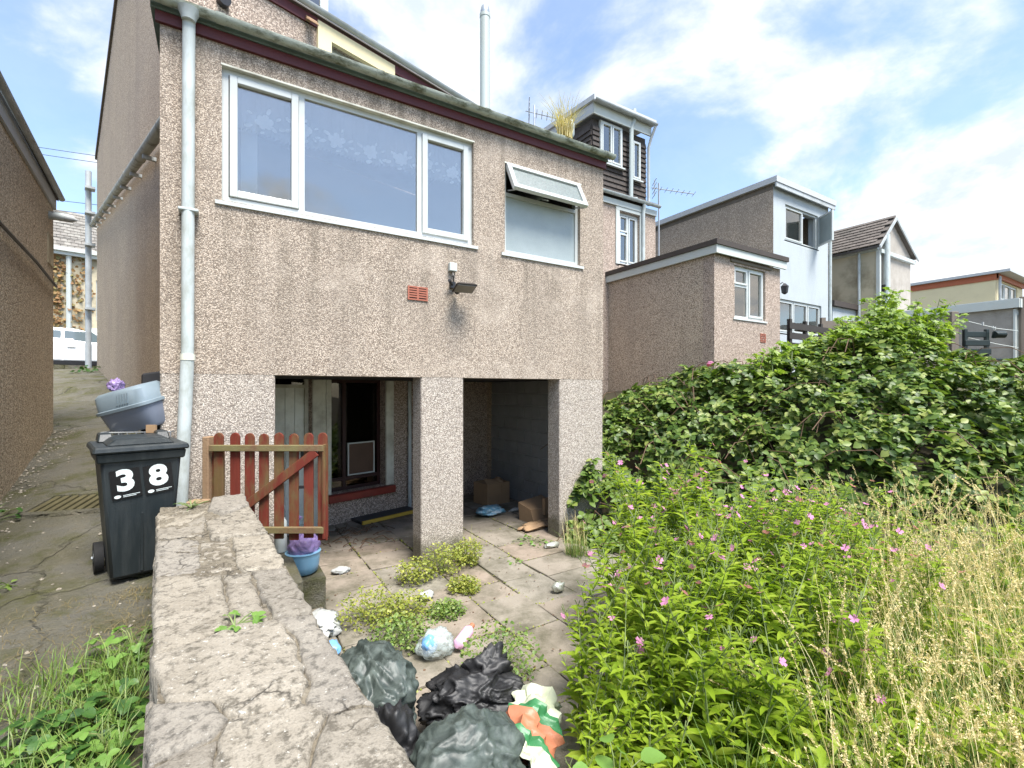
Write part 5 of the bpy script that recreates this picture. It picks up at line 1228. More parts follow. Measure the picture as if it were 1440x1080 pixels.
# cardboard box, broken carton, boards
cbx = thing('cardboard_box', 'open brown cardboard box on the undercroft floor by the block wall', 'box', (4.45, 2.3, 0))
FCb = F((4.22, 1.98), 8)
m = MB(FCb); m.box(0, .48, 0, .012, .0, .36); m.box(0, .48, .388, .40, 0, .36); m.box(0, .012, .013, .387, 0, .36); m.box(.468, .48, .013, .387, 0, .36); m.box(.012, .468, .012, .388, 0, .012); m.build('carton', M_card, cbx)
MB(FCb).hexa([(0, -.001, .36), (.30, -.001, .36), (.30, .008, .36), (0, .008, .36), (.02, .12, .44), (.28, .13, .40), (.28, .14, .405), (.02, .13, .445)]).build('flap', M_card, cbx)
MB(FCb).hexa([(.30, -.012, .20), (.47, -.012, .16), (.47, -.004, .16), (.30, -.004, .20), (.30, -.004, .36), (.47, -.004, .36), (.47, .004, .36), (.30, .004, .36)]).build('flap', M_card, cbx)
blobobj('carton_stuffing', M_card, (4.50, 2.16, .33), (.12, .10, .09), 4.4, 'crumpled brown packing sticking out of the cardboard box', 'packing', sub=3, amp=.4)
bc = thing('broken_carton', 'torn flattened carton leaning at the foot of the block wall', 'carton', (4.4, .8, 0))
FBc = F((4.30, .72), 12)
m = MB(FBc); m.hexa([(0, 0, 0), (.50, 0, 0), (.50, .30, 0), (0, .30, 0), (-.02, .05, .20), (.50, .02, .18), (.50, .32, .30), (0, .33, .26)]); m.build('carton', M_card, bc)
MB(FBc).box(.20, .31, -.03, .02, .1, .34).build('flap', M_card, bc); MB(FBc).hexa([(-.05, -.12, .0), (.3, -.16, .0), (.34, 0, .01), (-.02, 0, .01), (-.05, -.12, .01), (.3, -.16, .01), (.34, 0, .05), (-.02, 0, .04)]).build('flap', M_card, bc)
blobobj('brown_paper_scraps', M_card, (4.2, .55, .03), (.24, .12, .05), 9.1, 'heap of torn brown paper on the floor before the torn carton', 'litter', sub=4, amp=.6)
bd = thing('grey_board', 'dark board with a yellow edge lying on the undercroft floor', 'board', (2.6, 2.1, 0))
FBd = F((2.16, 1.98), 16)
MB(FBd).box(0, .98, .0, .30, .005, .05).build('board', M_greyboard, bd, bevel=.004); MB(FBd).box(.0, .98, -.035, -.002, .005, .055).build('edge', M_yellow, bd, bevel=.004)
tw = MB()
for k in range(46):
    x, y = rs.uniform(1.25, 2.4), rs.uniform(.9, 1.9); a = rs.uniform(0, 6.28); l = rs.uniform(.06, .28)
    tw.tube([(x, y, .012), (x+l*.5*math.cos(a), y+l*.5*math.sin(a), .03+rs.random()*.03), (x+l*math.cos(a+.3), y+l*math.sin(a+.3), .012)], .006, 4)
o = stuff(tw.build('twig_debris', M_brownstem)); o['label'] = 'dark broken twigs scattered on the undercroft floor'; o['category'] = 'debris'
# drain grating in the alley
M_mossbar = plain('mossy_grating_bar', (.085, .075, .035), .9, .35, 9, .4, 50, stain=(.05, .04, .02), stain_amt=.6)
dg = thing('drain_grating', 'mossy slatted drain grating set in the alley floor', 'grating', (-.7, .85, .95))
a_ = survey(-4.0, 4.30); FDg = F(a_, YAW+8); zg = lambda x, y: alley_z(*FDg.p(x, y)[:2])
for k in range(8):
    x = -.27+k*.075; P = [(x, -.15), (x+.045, -.15), (x+.045, .17), (x, .17)]
    MB(FDg).hexa([(px_, py_, zg(px_, py_)-.03) for px_, py_ in P]+[(px_, py_, zg(px_, py_)+.022) for px_, py_ in P]).build('bar', M_mossbar, dg, bevel=.004)
gfm = MB(FDg)
for P in ([(-.33, -.21), (.37, -.21), (.37, -.155), (-.33, -.155)], [(-.33, .175), (.37, .175), (.37, .23), (-.33, .23)], [(-.33, -.155), (-.28, -.155), (-.28, .175), (-.33, .175)], [(.33, -.155), (.37, -.155), (.37, .175), (.33, .175)]):
    gfm.hexa([(x, y, zg(x, y)-.04) for x, y in P]+[(x, y, zg(x, y)+.026) for x, y in P])
gfm.build('surround', M_alley, dg)
# pebbles and litter in the alley
n = 1000; pu = rng.uniform(-1.75, .1, n); pv = rng.uniform(-3.4, 4, n)
kk = rng.random(n) < .65; pu[kk] = -1.30-.087*(pv[kk]-1.28)+np.abs(rng.normal(0, .16, kk.sum()))
ico = [(0, 0, 1), (.9, 0, .3), (.28, .85, .3), (-.72, .53, .3), (-.72, -.53, .3), (.28, -.85, .3)]
pz = np.array([alley_z(a, b) for a, b in zip(pu, pv)])
g_ = mesh_np('gravel', [cloud(ico, [(0, 1, 2), (0, 2, 3), (0, 3, 4), (0, 4, 5), (0, 5, 1)], np.stack([pu, pv, pz-.002], 1), basis(np.tile([0, 0, 1.], (n, 1))+unit(n)*.4, unit(n)), rng.uniform(.004, .018, n))], M_patch)
o = stuff(place('gravel', g_, (0, 0, 0))); o['label'] = 'loose stone chips along the alley edge'; o['category'] = 'gravel'

# ------------------------------------------------------------------ bramble thicket on the bank
BR = [.125, .17, .2, .28, .35, .42, .50, .57, .65, .73, .80, .87, .95, 1.05, 1.12, 1.2, 1.35, 1.6]
BT = [.55, 1.02, 1.62, 2.02, 2.22, 2.30, 2.38, 2.55, 2.66, 2.78, 2.82, 2.74, 2.55, 2.42, 2.42, 2.4, 2.4, 2.4]
BF = [6.05, 5.9, 5.7, 5.6, 5.5, 5.3, 5.1, 4.95, 4.8, 4.7, 4.55, 4.4, 4.25, 4.1, 4.05, 4.0, 3.9, 3.8]
BZ = [6.40, 6.6, 8.3, 8.8, 8.7, 8.4, 8.3, 8.3, 8.2, 8.1, 8.0, 7.9, 7.8, 7.7, 7.6, 7.5, 7.4, 7.2]
def bramble_h(r, Z):
    zf = np.interp(r, BR, BF); zt = np.interp(r, BR, BZ); ht = np.interp(r, BR, BT)
    t = np.clip((Z-zf)/(zt-zf), 0, 1.25)
    h = ht*(.20*np.clip(t*6, 0, 1)+.36*sstep(0, .55, t)+.44*sstep(.1, 1.0, t))
    return h
def bramble_pts(n):
    r = rng.uniform(.125, 1.5, n); zf = np.interp(r, BR, BF); zt = np.interp(r, BR, BZ)
    Z = zf+(zt-zf)*(rng.random(n)**1.25*1.15-.02); return r, Z
def surf(r, Z, lump=True):
    h = bramble_h(r, Z); X = r*Z
    if lump:
        a = np.array([mnoise.fractal(Vector((x*.75, z*.75, 4)), .8, 2, 3) for x, z in zip(X, Z)]); b = np.array([mnoise.noise(Vector((x*2.6, z*2.6, 9))) for x, z in zip(X, Z)])
        c3 = np.array([mnoise.noise(Vector((x*1.5, z*1.5, 15))) for x, z in zip(X, Z)])
        h = h+(a*.34+b*.16+c3*.16)*np.clip(h*1.2, .1, 1)
    return h
def bramble_cloud(n, dep, jit):
    r, Z = bramble_pts(n); h = surf(r, Z); e = .06
    hx = (surf(r+e/Z, Z, False)-surf(r-e/Z, Z, False))/(2*e); hz_ = (surf(r, Z+e, False)-surf(r, Z-e, False))/(2*e)
    X = r*Z; u = CAM.x+X*.8504+Z*.5262; v = CAM.y-X*.5262+Z*.8504
    nx = -hx*.8504-hz_*.5262; ny = hx*.5262-hz_*.8504; nn = np.stack([nx, ny, np.ones(n)], 1)
    nn = np.clip(nn, -2.2, 2.2); nn /= np.linalg.norm(nn, axis=1, keepdims=True)
    d = rng.random(n)**1.5*dep
    P = np.stack([u, v, h], 1)-nn*d[:, None]; P[:, 2] = np.maximum(P[:, 2], .04)
    return P, nn, d
def clear_of(P):      # keep foliage out of the house, the neighbour's wing and the paving
    u, v = P[:, 0], P[:, 1]
    return ~((u < 5.03) & (v > -.03)) & ~((u > 8.40) & (u < 10.85) & (v > .62)) & ~((v > 3.5)) & ~((u < 4.55) & (v > -.9) & (P[:, 2] < .02))
bramble = thing('bramble_thicket', 'dense dark green bramble thicket covering the bank right of the house', 'bramble', (9, -1, 0))
P, nn, d = bramble_cloud(23000, .50, .3); gap = np.array([mnoise.fractal(Vector(p)*1.7, .8, 2, 3) for p in P]); k = clear_of(P) & ((gap > -.12) | (d > .25)); P, nn, d = P[k], nn[k], d[k]; n = len(P)
Nn = nn*.50+np.array([0, 0, .50])+unit(n)*.62
stuff(place('foliage', mesh_np('foliage', [cloud(*trefoil, P, basis(Nn, np.stack([nn[:, 0], nn[:, 1], -.5*np.ones(n)], 1)+unit(n)*.8), rng.uniform(.050, .130, n))], M_bramble), (0, 0, 0), bramble))
# arching canes
m = MB(); ra = random.Random(5)
Pc, nc, _ = bramble_cloud(150, .05, .1); kk = clear_of(Pc); Pc, nc = Pc[kk], nc[kk]
for p, q in zip(Pc, nc):
    a = ra.uniform(0, 6.28); l = ra.uniform(.4, 1.1); dv = Vector((math.cos(a), math.sin(a), 0))*l; base = Vector(p)
    m.tube([tuple(base-Vector((0, 0, .25))), tuple(base+dv*.35+Vector((0, 0, .10))), tuple(base+dv*.7+Vector((0, 0, .08))), tuple(base+dv-Vector((0, 0, .12)))], .0055, 5)
stuff(m.build('cane', M_brownstem, bramble, smooth=True))
# the 300 nearest leaves one by one
P, nn, d = bramble_cloud(5200, .03, .3); k = clear_of(P); P, nn = P[k], nn[k]
dist = np.linalg.norm(P-np.array(CAM), axis=1); rr_ = (P[:, :2]-np.array(CAM)[:2]) @ np.array([.8504, -.5262])/depth(P[:, 0], P[:, 1])
okv = np.where((rr_ > .15) & (rr_ < 1.09))[0]; sel = okv[np.argsort(dist[okv]+rng.random(len(okv))*1.6)][:300]
leafmes = []
for q in range(4):
    tvv = np.array(trefoil[0])*np.array([1, rng.uniform(.9, 1.1), 1.0+q*.35])
    me = bpy.data.meshes.new('leaf'); me.from_pydata([tuple(x) for x in tvv], [], trefoil[1]); me.materials.append(M_bramble); me.polygons.foreach_set('use_smooth', [True]*len(me.polygons)); leafmes.append(me)
for s_, i in enumerate(sel):
    nvec = Vector(nn[i]*.5+np.array([0, 0, .6])+unit(1)[0]*.3); o = place('leaf', leafmes[s_ % 4], P[i]+nn[i]*.03, bramble)
    o.rotation_euler = (Matrix.Rotation(0, 3, 'X') @ nvec.to_track_quat('Z', 'Y').to_matrix() @ Matrix.Rotation(rng.uniform(0, 6.28), 3, 'Z')).to_euler(); sc_ = rng.uniform(.085, .135); o.scale = (sc_,)*3
# blush rose flower in the bramble
fl_ = survey(.421*8.6, 8.6); blobobj('pale_rose', M_flower, (*fl_, 2.42), (.06, .06, .05), 3.2, 'pale pink rose bloom on top of the bramble beside the neighbouring wall', 'flower', sub=3, amp=.4)

# ------------------------------------------------------------------ pale leafy shrub rising out of the bramble
shrub = thing('pale_green_shrub', 'loose pale green leafy shrub rising above the bramble before the far houses', 'shrub', (*survey(6.2, 8.2), 2))
fan = merge_t([xform(oval(.30, .06, .1), R(a), s, (0, 0, 0)) for a, s in ((0, 1), (52, .85), (-52, .85), (100, .62), (-100, .62))])
TR = [.50, .57, .65, .72, .755, .79, .83, .86, .89, .92, .96]; TT = [2.7, 2.85, 3.05, 3.30, 3.75, 3.95, 3.5, 3.45, 3.7, 3.35, 2.75]
lp, ln_, lt, ls = [], [], [], []; m = MB(); ra = random.Random(9)
for k in range(250):
    r = ra.uniform(.52, .905); Z = ra.uniform(7.3, 8.8); X = r*Z; u, v = survey(X, Z)
    b0 = float(bramble_h(np.array([r]), np.array([Z]))[0])-.15; top = float(np.interp(r, TR, TT))*ra.uniform(.80, 1.0)
    if k < 80: top = min(top, b0+.55)
    if top < b0+.2: top = b0+.3
    dx, dy = ra.uniform(-.35, .35), ra.uniform(-.35, .15); pts = [Vector((u+dx*t*t, v+dy*t*t, b0+(top-b0)*t-.10*t*t)) for t in np.linspace(0, 1, 6)]
    m.tube([tuple(p) for p in pts], [.012, .010, .008, .006, .005, .003], 5)
    L = top-b0; nl = int(8+L*18)
    for j in range(nl):
        t = ra.uniform(.12, 1.03); i0 = min(int(t*5), 4); p = pts[i0].lerp(pts[i0+1], min(t*5-i0, 1)); a = ra.uniform(0, 6.28); el = ra.uniform(-.2, .5)
        dvec = Vector((math.cos(a), math.sin(a), el)); off = ra.uniform(.02, .16)*(1.15-t*.6)
        p = p+dvec*off; lp.append(tuple(p)); lt.append(tuple(dvec+Vector((0, 0, .15)))); ln_.append((ra.uniform(-.6, .6), ra.uniform(-.9, .3), ra.uniform(.5, 1))); ls.append(ra.uniform(.065, .135)*(1.05-.35*t))
stuff(m.build('stems', M_stem, shrub, smooth=True))
stuff(place('foliage', mesh_np('foliage', [cloud(*fan, np.array(lp), basis(np.array(ln_), np.array(lt)), np.array(ls))], M_palebush), (0, 0, 0), shrub))

# ------------------------------------------------------------------ pink willowherb
def willow_proto(seed, H, nbr):
    ra = random.Random(seed); t = bpy.data.objects.new('willowherb', None); COL.objects.link(t); WL[t.name] = Vector((0, 0, 0))
    lean = ra.uniform(.05, .22); az = ra.uniform(0, 6.28)
    ax = lambda s: Vector((lean*s*s*math.cos(az)*H, lean*s*s*math.sin(az)*H, H*s))
    m = MB(); pts = [ax(s) for s in np.linspace(0, 1, 7)]; m.tube([tuple(p) for p in pts], [.007, .0065, .006, .005, .004, .003, .002], 5)
    lp, ln_, lt, ls = [], [], [], []
    def leaves(path, n, s0, s1, smin, smax):
        for j in range(n):
            s = s0+(s1-s0)*(j+ra.random()*.6)/n; q = s*(len(path)-1); i0 = min(int(q), len(path)-2); p = path[i0].lerp(path[i0+1], q-i0)
            a = j*2.4+ra.uniform(-.4, .4); up = ra.uniform(.1, .75); dv = Vector((math.cos(a), math.sin(a), up))
            lp.append(tuple(p)); lt.append(tuple(dv)); ln_.append((-.4*math.cos(a)+ra.uniform(-.2, .2), -.4*math.sin(a)+ra.uniform(-.2, .2), 1)); ls.append(ra.uniform(smin, smax)*(1.1-.42*s))
    leaves(pts, int(40*H), .10, .92, .12, .18)
    tips = [pts[-1]]
    for b in range(nbr):
        s = ra.uniform(.45, .93); p = ax(s); a = ra.uniform(0, 6.28); l = ra.uniform(.14, .38)*(1.25-s*.5)
        br = [p+Vector((math.cos(a)*l*q*(1-.3*q), math.sin(a)*l*q*(1-.3*q), l*q*1.1)) for q in np.linspace(0, 1, 4)]
        m.tube([tuple(x) for x in br], [.004, .003, .0025, .0015], 4); leaves(br, 14, .1, 1, .06, .105); tips.append(br[-1])
    # slender seed pods and buds near the tips
    for tp in tips:
        for q in range(3): a = ra.uniform(0, 6.28); m.tube([tuple(tp), tuple(tp+Vector((math.cos(a)*.03, math.sin(a)*.03, .05)))], [.0015, .0025], 4)
    m.build('stem', M_stem, t, smooth=True, origin=(0, 0, 0), fixn=False)
    stuff(place('foliage', mesh_np('foliage', [cloud(*lance(.15), np.array(lp), basis(np.array(ln_), np.array(lt)), np.array(ls))], M_willow), (0, 0, 0), t))
    return t, tips
pet = MB()
for k in range(4):
    a = k*math.pi/2+.3; c_, s_ = math.cos(a), math.sin(a)
    q = lambda r, w, z: (r*c_-w*s_, r*s_+w*c_, z)
    pet.quad([q(.0, 0, 0), q(.5, -.42, .12), q(1.0, -.40, .24), q(.9, 0, .2)]); pet.quad([q(.0, 0, 0), q(.9, 0, .2), q(1.0, .40, .24), q(.5, .42, .12)])
flower_me = pet.build('flower', M_flower, None, fixn=False, origin=(0, 0, 0)); fme = flower_me.data; bpy.data.objects.remove(flower_me)
protos = [willow_proto(20+k, h, b) for k, (h, b) in enumerate(((1.30, 8), (1.15, 7), (1.42, 9), (1.0, 6), (1.25, 10), (.85, 5), (1.1, 8)))]
PK = [kids(t) for t, _ in protos]
WLAB = 'tall leafy green willowherb stem with small pink flowers, in the clump right of the paving'
WGRP = 'willowherb stems in the pink-flowered clump'
ra = random.Random(31); cnt = 0
# clump limits in ground distance: ratio right of the tripod axis, depth
plants = []
while len(plants) < 112:
    r = ra.uniform(.10, .86); Z = ra.uniform(1.95, 4.3)
    lo = 2.0+.0*r; X = r*Z
    left_edge = np.interp(Z, [1.9, 2.4, 3.0, 3.6, 4.3], [.16, .115, .15, .20, .25])
    if r < left_edge or (r > .62 and ra.random() < .55): continue
    if any((X-a)**2+(Z-b)**2 < .085**2 for a, b, _ in plants): continue
    plants.append((X, Z, r))
for X, Z, r in plants:
    u, v = survey(X, Z)
    # crown line seen in the clump: highest at the middle back, lower at the left and the front
    topz = np.interp(r, [.08, .14, .2, .3, .42, .55, .7, .86], [.72, .92, 1.16, 1.30, 1.28, 1.16, 1.12, 1.05])*np.interp(Z, [1.9, 2.6, 3.3, 4.3], [.52, .78, 1.0, 1.06])*ra.uniform(.66, 1.10)
    k = min(range(7), key=lambda q: abs((1.30, 1.15, 1.42, 1.0, 1.25, .85, 1.1)[q]-topz)+ra.random()*.3)
    t, tips = protos[k]; g0 = float(terrain(np.array(u), np.array(v)))
    sc = topz/(1.30, 1.15, 1.42, 1.0, 1.25, .85, 1.1)[k]; rz = ra.uniform(0, 6.28)
    c_ = copy_tree(t, (u, v, g0), rz, sc, PK[k]); nfl = 0
    for tp in tips:
        if ra.random() < (.5 if Z > 3.0 else (.34 if r > .16 and Z > 2.3 else .12)):
            o = bpy.data.objects.new('flower', fme); COL.objects.link(o); o.parent = c_
            o.location = tp+Vector((ra.uniform(-.02, .02), ra.uniform(-.02, .02), ra.uniform(-.03, .015))); o.rotation_euler = (ra.uniform(-.9, .9), ra.uniform(-.9, .9), ra.uniform(0, 6)); s_ = ra.uniform(.018, .028)/sc; o.scale = (s_,)*3; nfl += 1
    zone = 'at the front of the clump' if Z < 2.55 else ('on the left edge beside the paving slabs' if r < .27 else ('among the dry grass' if r > .58 else ('at the back against the bramble' if Z > 3.5 else 'in the middle of the clump')))
    lab = 'leafy willowherb stem '+('with pink flowers ' if nfl else 'without flowers ')+zone
    tag(c_, lab, 'willowherb', 'willowherb stems '+('with pink flowers ' if nfl else 'without flowers ')+zone)
for t, _ in protos:
    for ch in kids(t): bpy.data.objects.remove(ch)
    bpy.data.objects.remove(t)

# ------------------------------------------------------------------ dry meadow grass
def blades(n, region, hmin, hmax, w, mat, name, bend=.5, seedhead=0., seg=5, big=1.):
    """curved tapering blades; returns blade arrays and seed head arrays"""
    V, L, T = [], [], []; SP, SN, ST, SS = [], [], [], []
    c0 = 0
    for _ in range(n):
        u, v, g0, hs = region(); h = rng.uniform(hmin, hmax)*hs; a = rng.uniform(0, 6.28); b = rng.uniform(.1, bend); dx, dy = math.cos(a), math.sin(a); px_, py_ = -dy*w/2, dx*w/2
        pts = []
        for s in np.linspace(0, 1, seg):
            rad = b*h*s*s; z = h*(s-.28*b*s*s*s); pts.append((u+dx*rad, v+dy*rad, g0+z))
        for i, p in enumerate(pts):
            tw_ = 1-.75*i/(seg-1); V += [(p[0]-px_*tw_, p[1]-py_*tw_, p[2]), (p[0]+px_*tw_, p[1]+py_*tw_, p[2])]
        for i in range(seg-1): q = c0+i*2; L += [q, q+1, q+3, q+2]; T.append(4)
        c0 += seg*2
        if rng.random() < seedhead:
            e = np.array(pts[-1]); d_ = e-np.array(pts[-2]); d_ = d_/np.linalg.norm(d_)
            l = rng.uniform(.05, .12)*big
            for _2 in range(int(46*big)): s = rng.random(); SP.append(e+d_*(s-.75)*l*1.5+rng.normal(0, .0034*(1.3-s), 3)); ST.append(d_+rng.normal(0, .32, 3)); SN.append(rng.normal(size=3)); SS.append(rng.uniform(.008, .015)*big**.4)
    parts = [(np.array(V), np.array(L), np.array(T))]
    return parts, (np.array(SP), np.array(SN), np.array(ST), np.array(SS)) if SP else None
def reg_straw():
    while True:
        r = rng.uniform(.58, 1.45); Z = rng.uniform(1.7, 4.6)
        if r < np.interp(Z, [1.7, 3, 4.6], [.60, .66, .62])+abs(rng.normal(0, .06)): continue
        if Z > np.interp(r, BR, BF)+.1: continue
        u, v = survey(r*Z, Z); return u, v, float(bank(np.array(u), np.array(v)))-.05, np.interp(Z, [1.7, 2.6, 4.4], [.62, .9, 1.0])
parts, sh = blades(1700, reg_straw, .50, 1.30, .0048, M_straw, 'dry_grass', .42, .62)
dg_ = stuff(place('dry_grass', mesh_np('dry_grass', parts, M_straw), (0, 0, 0))); dg_['label'] = 'tall straw-coloured meadow grass at the lower right'; dg_['category'] = 'grass'
parts2, sh2 = blades(260, reg_straw, .85, 1.25, .0055, M_straw, 'x', .95, 1., 7, 1.9)
sh = tuple(np.concatenate([a, b]) for a, b in zip(sh, sh2))
place('arching_stalks', mesh_np('arching_stalks', parts2, M_straw), (0, 0, 0), dg_)['kind'] = 'stuff'
sp_ = [(0, 0, 0), (-.22, .4, .06), (0, 1, 0), (.22, .4, .06)]
hd_ = stuff(place('seed_heads', mesh_np('seed_heads', [cloud(sp_, [(0, 1, 2, 3)], sh[0], basis(sh[1], sh[2]), sh[3])], M_seed), (0, 0, 0), dg_))
def reg_green():
    r = rng.uniform(.45, 1.45); Z = rng.uniform(1.6, 4.4); u, v = survey(r*Z, Z); return u, v, float(bank(np.array(u), np.array(v)))-.05, np.interp(Z, [1.6, 3], [.75, 1.])
parts, _ = blades(5200, reg_green, .30, .85, .008, M_grass, 'green_grass', .6, 0)
o = stuff(place('green_grass', mesh_np('green_grass', parts, M_grass), (0, 0, 0))); o['label'] = 'green grass growing under the dry stalks'; o['category'] = 'grass'
# low leafy undergrowth below stems, right and front
n = 9000; r = rng.uniform(.2, 1.4, n); Z = rng.uniform(1.75, 4.5, n); X = r*Z; P = np.stack([CAM.x+X*.8504+Z*.5262, CAM.y-X*.5262+Z*.8504, 0*r], 1)
hm = np.array([mnoise.noise(Vector((x*1.6, z*1.6, 2))) for x, z in zip(X, Z)])
P[:, 2] = bank(P[:, 0], P[:, 1])+rng.random(n)**.7*(.30+.35*np.clip(hm+.3, 0, 1))*np.interp(r, [.2, .5, 1.4], [.55, .8, 1.15])
keep = (r > np.interp(Z, [1.9, 2.4, 3.0, 3.6, 4.3], [.22, .18, .17, .2, .25])); P = P[keep]; n = len(P)
o = stuff(place('undergrowth', mesh_np('undergrowth', [cloud(*lance(.16), P, basis(unit(n)*.5+np.array([0, 0, .9]), unit(n)+np.array([0, 0, .35])), rng.uniform(.05, .12, n))], M_willow), (0, 0, 0))); o['label'] = 'leafy green undergrowth beneath the tall weeds and grass'; o['category'] = 'undergrowth'

# ------------------------------------------------------------------ single larger-leaved plants
def leafy_plant(name, label, cat, loc, nl, size, mat, tmpl, spread, height, group=None, seed=1, flat=.3):
    ra = random.Random(seed); t = thing(name, label, cat, loc, group); mes = []
    me = bpy.data.meshes.new('leaf'); me.from_pydata(tmpl[0], [], tmpl[1]); me.materials.append(mat); me.polygons.foreach_set('use_smooth', [True]*len(me.polygons))
    m = MB()
    for k in range(nl):
        a = k*2.4+ra.uniform(-.5, .5); rr = spread*math.sqrt(ra.random())*.9+.02; h = height*ra.uniform(.35, 1)*(1-.5*rr/spread*.6)
        p = Vector((rr*math.cos(a), rr*math.sin(a), h)); m.tube([tuple(Vector(loc)+Vector((0, 0, 0))), tuple(Vector(loc)+p*.6+Vector((0, 0, h*.25))), tuple(Vector(loc)+p)], [.003, .0025, .002], 4)
        o = bpy.data.objects.new('leaf', me); COL.objects.link(o); o.parent = t; o.location = p
        o.rotation_euler = (ra.uniform(-flat, flat)-.25, ra.uniform(-flat, flat), a-math.pi/2); s_ = size*ra.uniform(.7, 1.2); o.scale = (s_,)*3
    m.build('stalks', M_stem, t, fixn=False); return t
roundleaf = merge_t([xform(oval2(.42), 0, 1), xform(oval2(.40), R(95), .85, (-.02, -.02, 0)), xform(oval2(.40), R(-95), .85, (.02, -.02, 0))])
spots = [(-.02, -2.62), (.08, -2.86), (.12, -2.30), (-.10, -2.40), (.03, -2.08), (.14, -3.06), (-.02, -2.95), (-.16, -2.72), (.06, -1.85), (-.20, -2.50), (.20, -3.22), (.02, -2.45), (.10, -2.62), (-.12, -2.90)]
for k, (u, v) in enumerate(spots):
    u = min(u, float(lx(v))-.06)
    leafy_plant('ground_plant', 'low dark green round-leaved plant at the wall foot on the alley side' if k % 4 else 'lime green round-leaved plant at the wall foot among darker ones', 'weed', (u, v, alley_z(u, v)-.02), 18, .044, M_ivy if k % 4 else M_lime, roundleaf, .17, .17, 'round-leaved weeds along the wall foot', 60+k)
def reg_verge():
    v = rng.uniform(-3.4, -1.9); u = float(lx(v))-.05-abs(rng.normal(0, .30))-(.12*max(0, -v-2.3)); return u, v, alley_z(u, v)-.01, 1.0
parts, _ = blades(2200, reg_verge, .05, .20, .006, M_grass, 'verge_grass', .9, 0, 4)
o = stuff(place('verge_grass', mesh_np('verge_grass', parts, M_grass), (0, 0, 0))); o['label'] = 'short green grass on the verge beside the stone wall'; o['category'] = 'grass'
M_deadstraw = leafm('flattened_straw', [(.16, .125, .055), (.28, .225, .11)], .8, .1, .1)
def reg_dead():
    v = rng.uniform(-2.9, -1.0); u = float(lx(v))-.03-abs(rng.normal(0, .42)); return u, v, alley_z(u, v)-.005, 1.0
parts, _ = blades(2600, reg_dead, .012, .05, .003, M_deadstraw, 'dead_grass', 2.4, 0, 4)
o = stuff(place('dead_grass', mesh_np('dead_grass', parts, M_deadstraw), (0, 0, 0))); o['label'] = 'flattened dead grass on the alley concrete by the bin'; o['category'] = 'grass'
leafy_plant('wall_top_weed', 'small lime green weed growing from a joint on the wall top', 'weed', (.474, -3.113, 1.165), 9, .026, M_lime, roundleaf, .055, .035, None, 5, .5)
leafy_plant('wall_end_plant', 'tiny grey-green plant on the far end of the wall top', 'weed', (.27, -1.12, 1.16), 22, .022, M_ivy, lance(.14), .09, .06, None, 6, .8)
leafy_plant('raspberry_seedling', 'bright lime green large-leaved seedling at the bottom of the flower clump', 'seedling', (*survey(.225*1.62, 1.62), .62), 7, .075, M_lime, oval2(.42, .10, .15), .11, .24, None, 15, .4)
bpy.data.objects['raspberry_seedling'].location.z = .5
leafy_plant('nettle', 'green weed under the gravelly foot of the left house wall', 'weed', (-1.22, .75, alley_z(-1.22, .75)-.02), 26, .05, M_ivy, oval(.4), .17, .22, None, 25, .6)
leafy_plant('alley_weed', 'small green weed at the far left edge of the alley floor', 'weed', (-.83, -.55, alley_z(-.83, -.55)-.02), 22, .035, M_grass, oval(.3), .10, .09, None, 26, .6)
leafy_plant('doorstep_weed', 'green weed growing at the foot of the grey stand pipe', 'weed', (*FG.p(9.6, .25)[:2], 2.25), 30, .10, M_ivy, oval(.4), .3, .4, None, 27, .6)
leafy_plant('slab_weed', 'bright green leafy weed between the slabs before the right undercroft bay', 'weed', (3.80, .05, -.03), 26, .050, M_lime, oval(.42), .22, .12, None, 28, .5)
leafy_plant('slab_joint_weed', 'single small green weed in a slab joint before the right bay', 'weed', (3.25, -.42, -.03), 7, .04, M_lime, oval(.42), .06, .10, None, 29, .5)
def bushlet(name, label, cat, loc, n, rad, h, size, mat, tm, group=None, kk=0):
    t = thing(name, label, cat, loc, group); p = unit(n)*rng.random((n, 1))**.4; P = np.array(loc)+p*np.array([rad, rad, h])*np.array([1, 1, .5])+np.array([0, 0, h*.5])
    m = MB()
    for k in range(14): q = P[k]; m.tube([tuple(loc), tuple((np.array(loc)+q)/2+np.array([0, 0, h*.2])), tuple(q)], .0025, 4)
    stuff(m.build('stems', M_stem, t, fixn=False))
    stuff(place('foliage', mesh_np('foliage', [cloud(*tm, P, basis(unit(n)*.6+np.array([0, 0, .8]), unit(n)+np.array([0, 0, .2])), rng.uniform(.6, 1.2, n)*size)], mat), (0, 0, 0), t)); return t
for k, (u, v, rad, h, lab) in enumerate(((1.50, -.95, .20, .24, 'yellow-green weed clump nearest the white paper by the wall'), (1.78, -1.02, .17, .18, 'low yellow-green weed clump between wall and middle pillar'), (2.12, -.32, .15, .20, 'yellow-green weed at the left foot of the middle pillar'),
        (2.45, -.28, .17, .26, 'yellow-green weed at the front foot of the middle pillar'), (2.78, -.18, .13, .24, 'tufted weed at the right foot of the middle pillar'), (2.45, -.78, .12, .12, 'small yellow-green weed on the slabs before the middle pillar'), (1.62, -1.38, .18, .16, 'green weed mat behind the grey-green sack'), (2.1, -1.15, .12, .10, 'low weed patch on the slabs behind the pink bottle'), (2.05, -2.15, .20, .28, 'green weed between the black sack and the paving'))):
    bushlet('weed_clump', lab, 'weed', (u, v, -.03), 760, rad*1.45, h*1.35, .026, M_weed if k < 6 else M_grass, oval(.42), 'weed clumps in the paving joints')
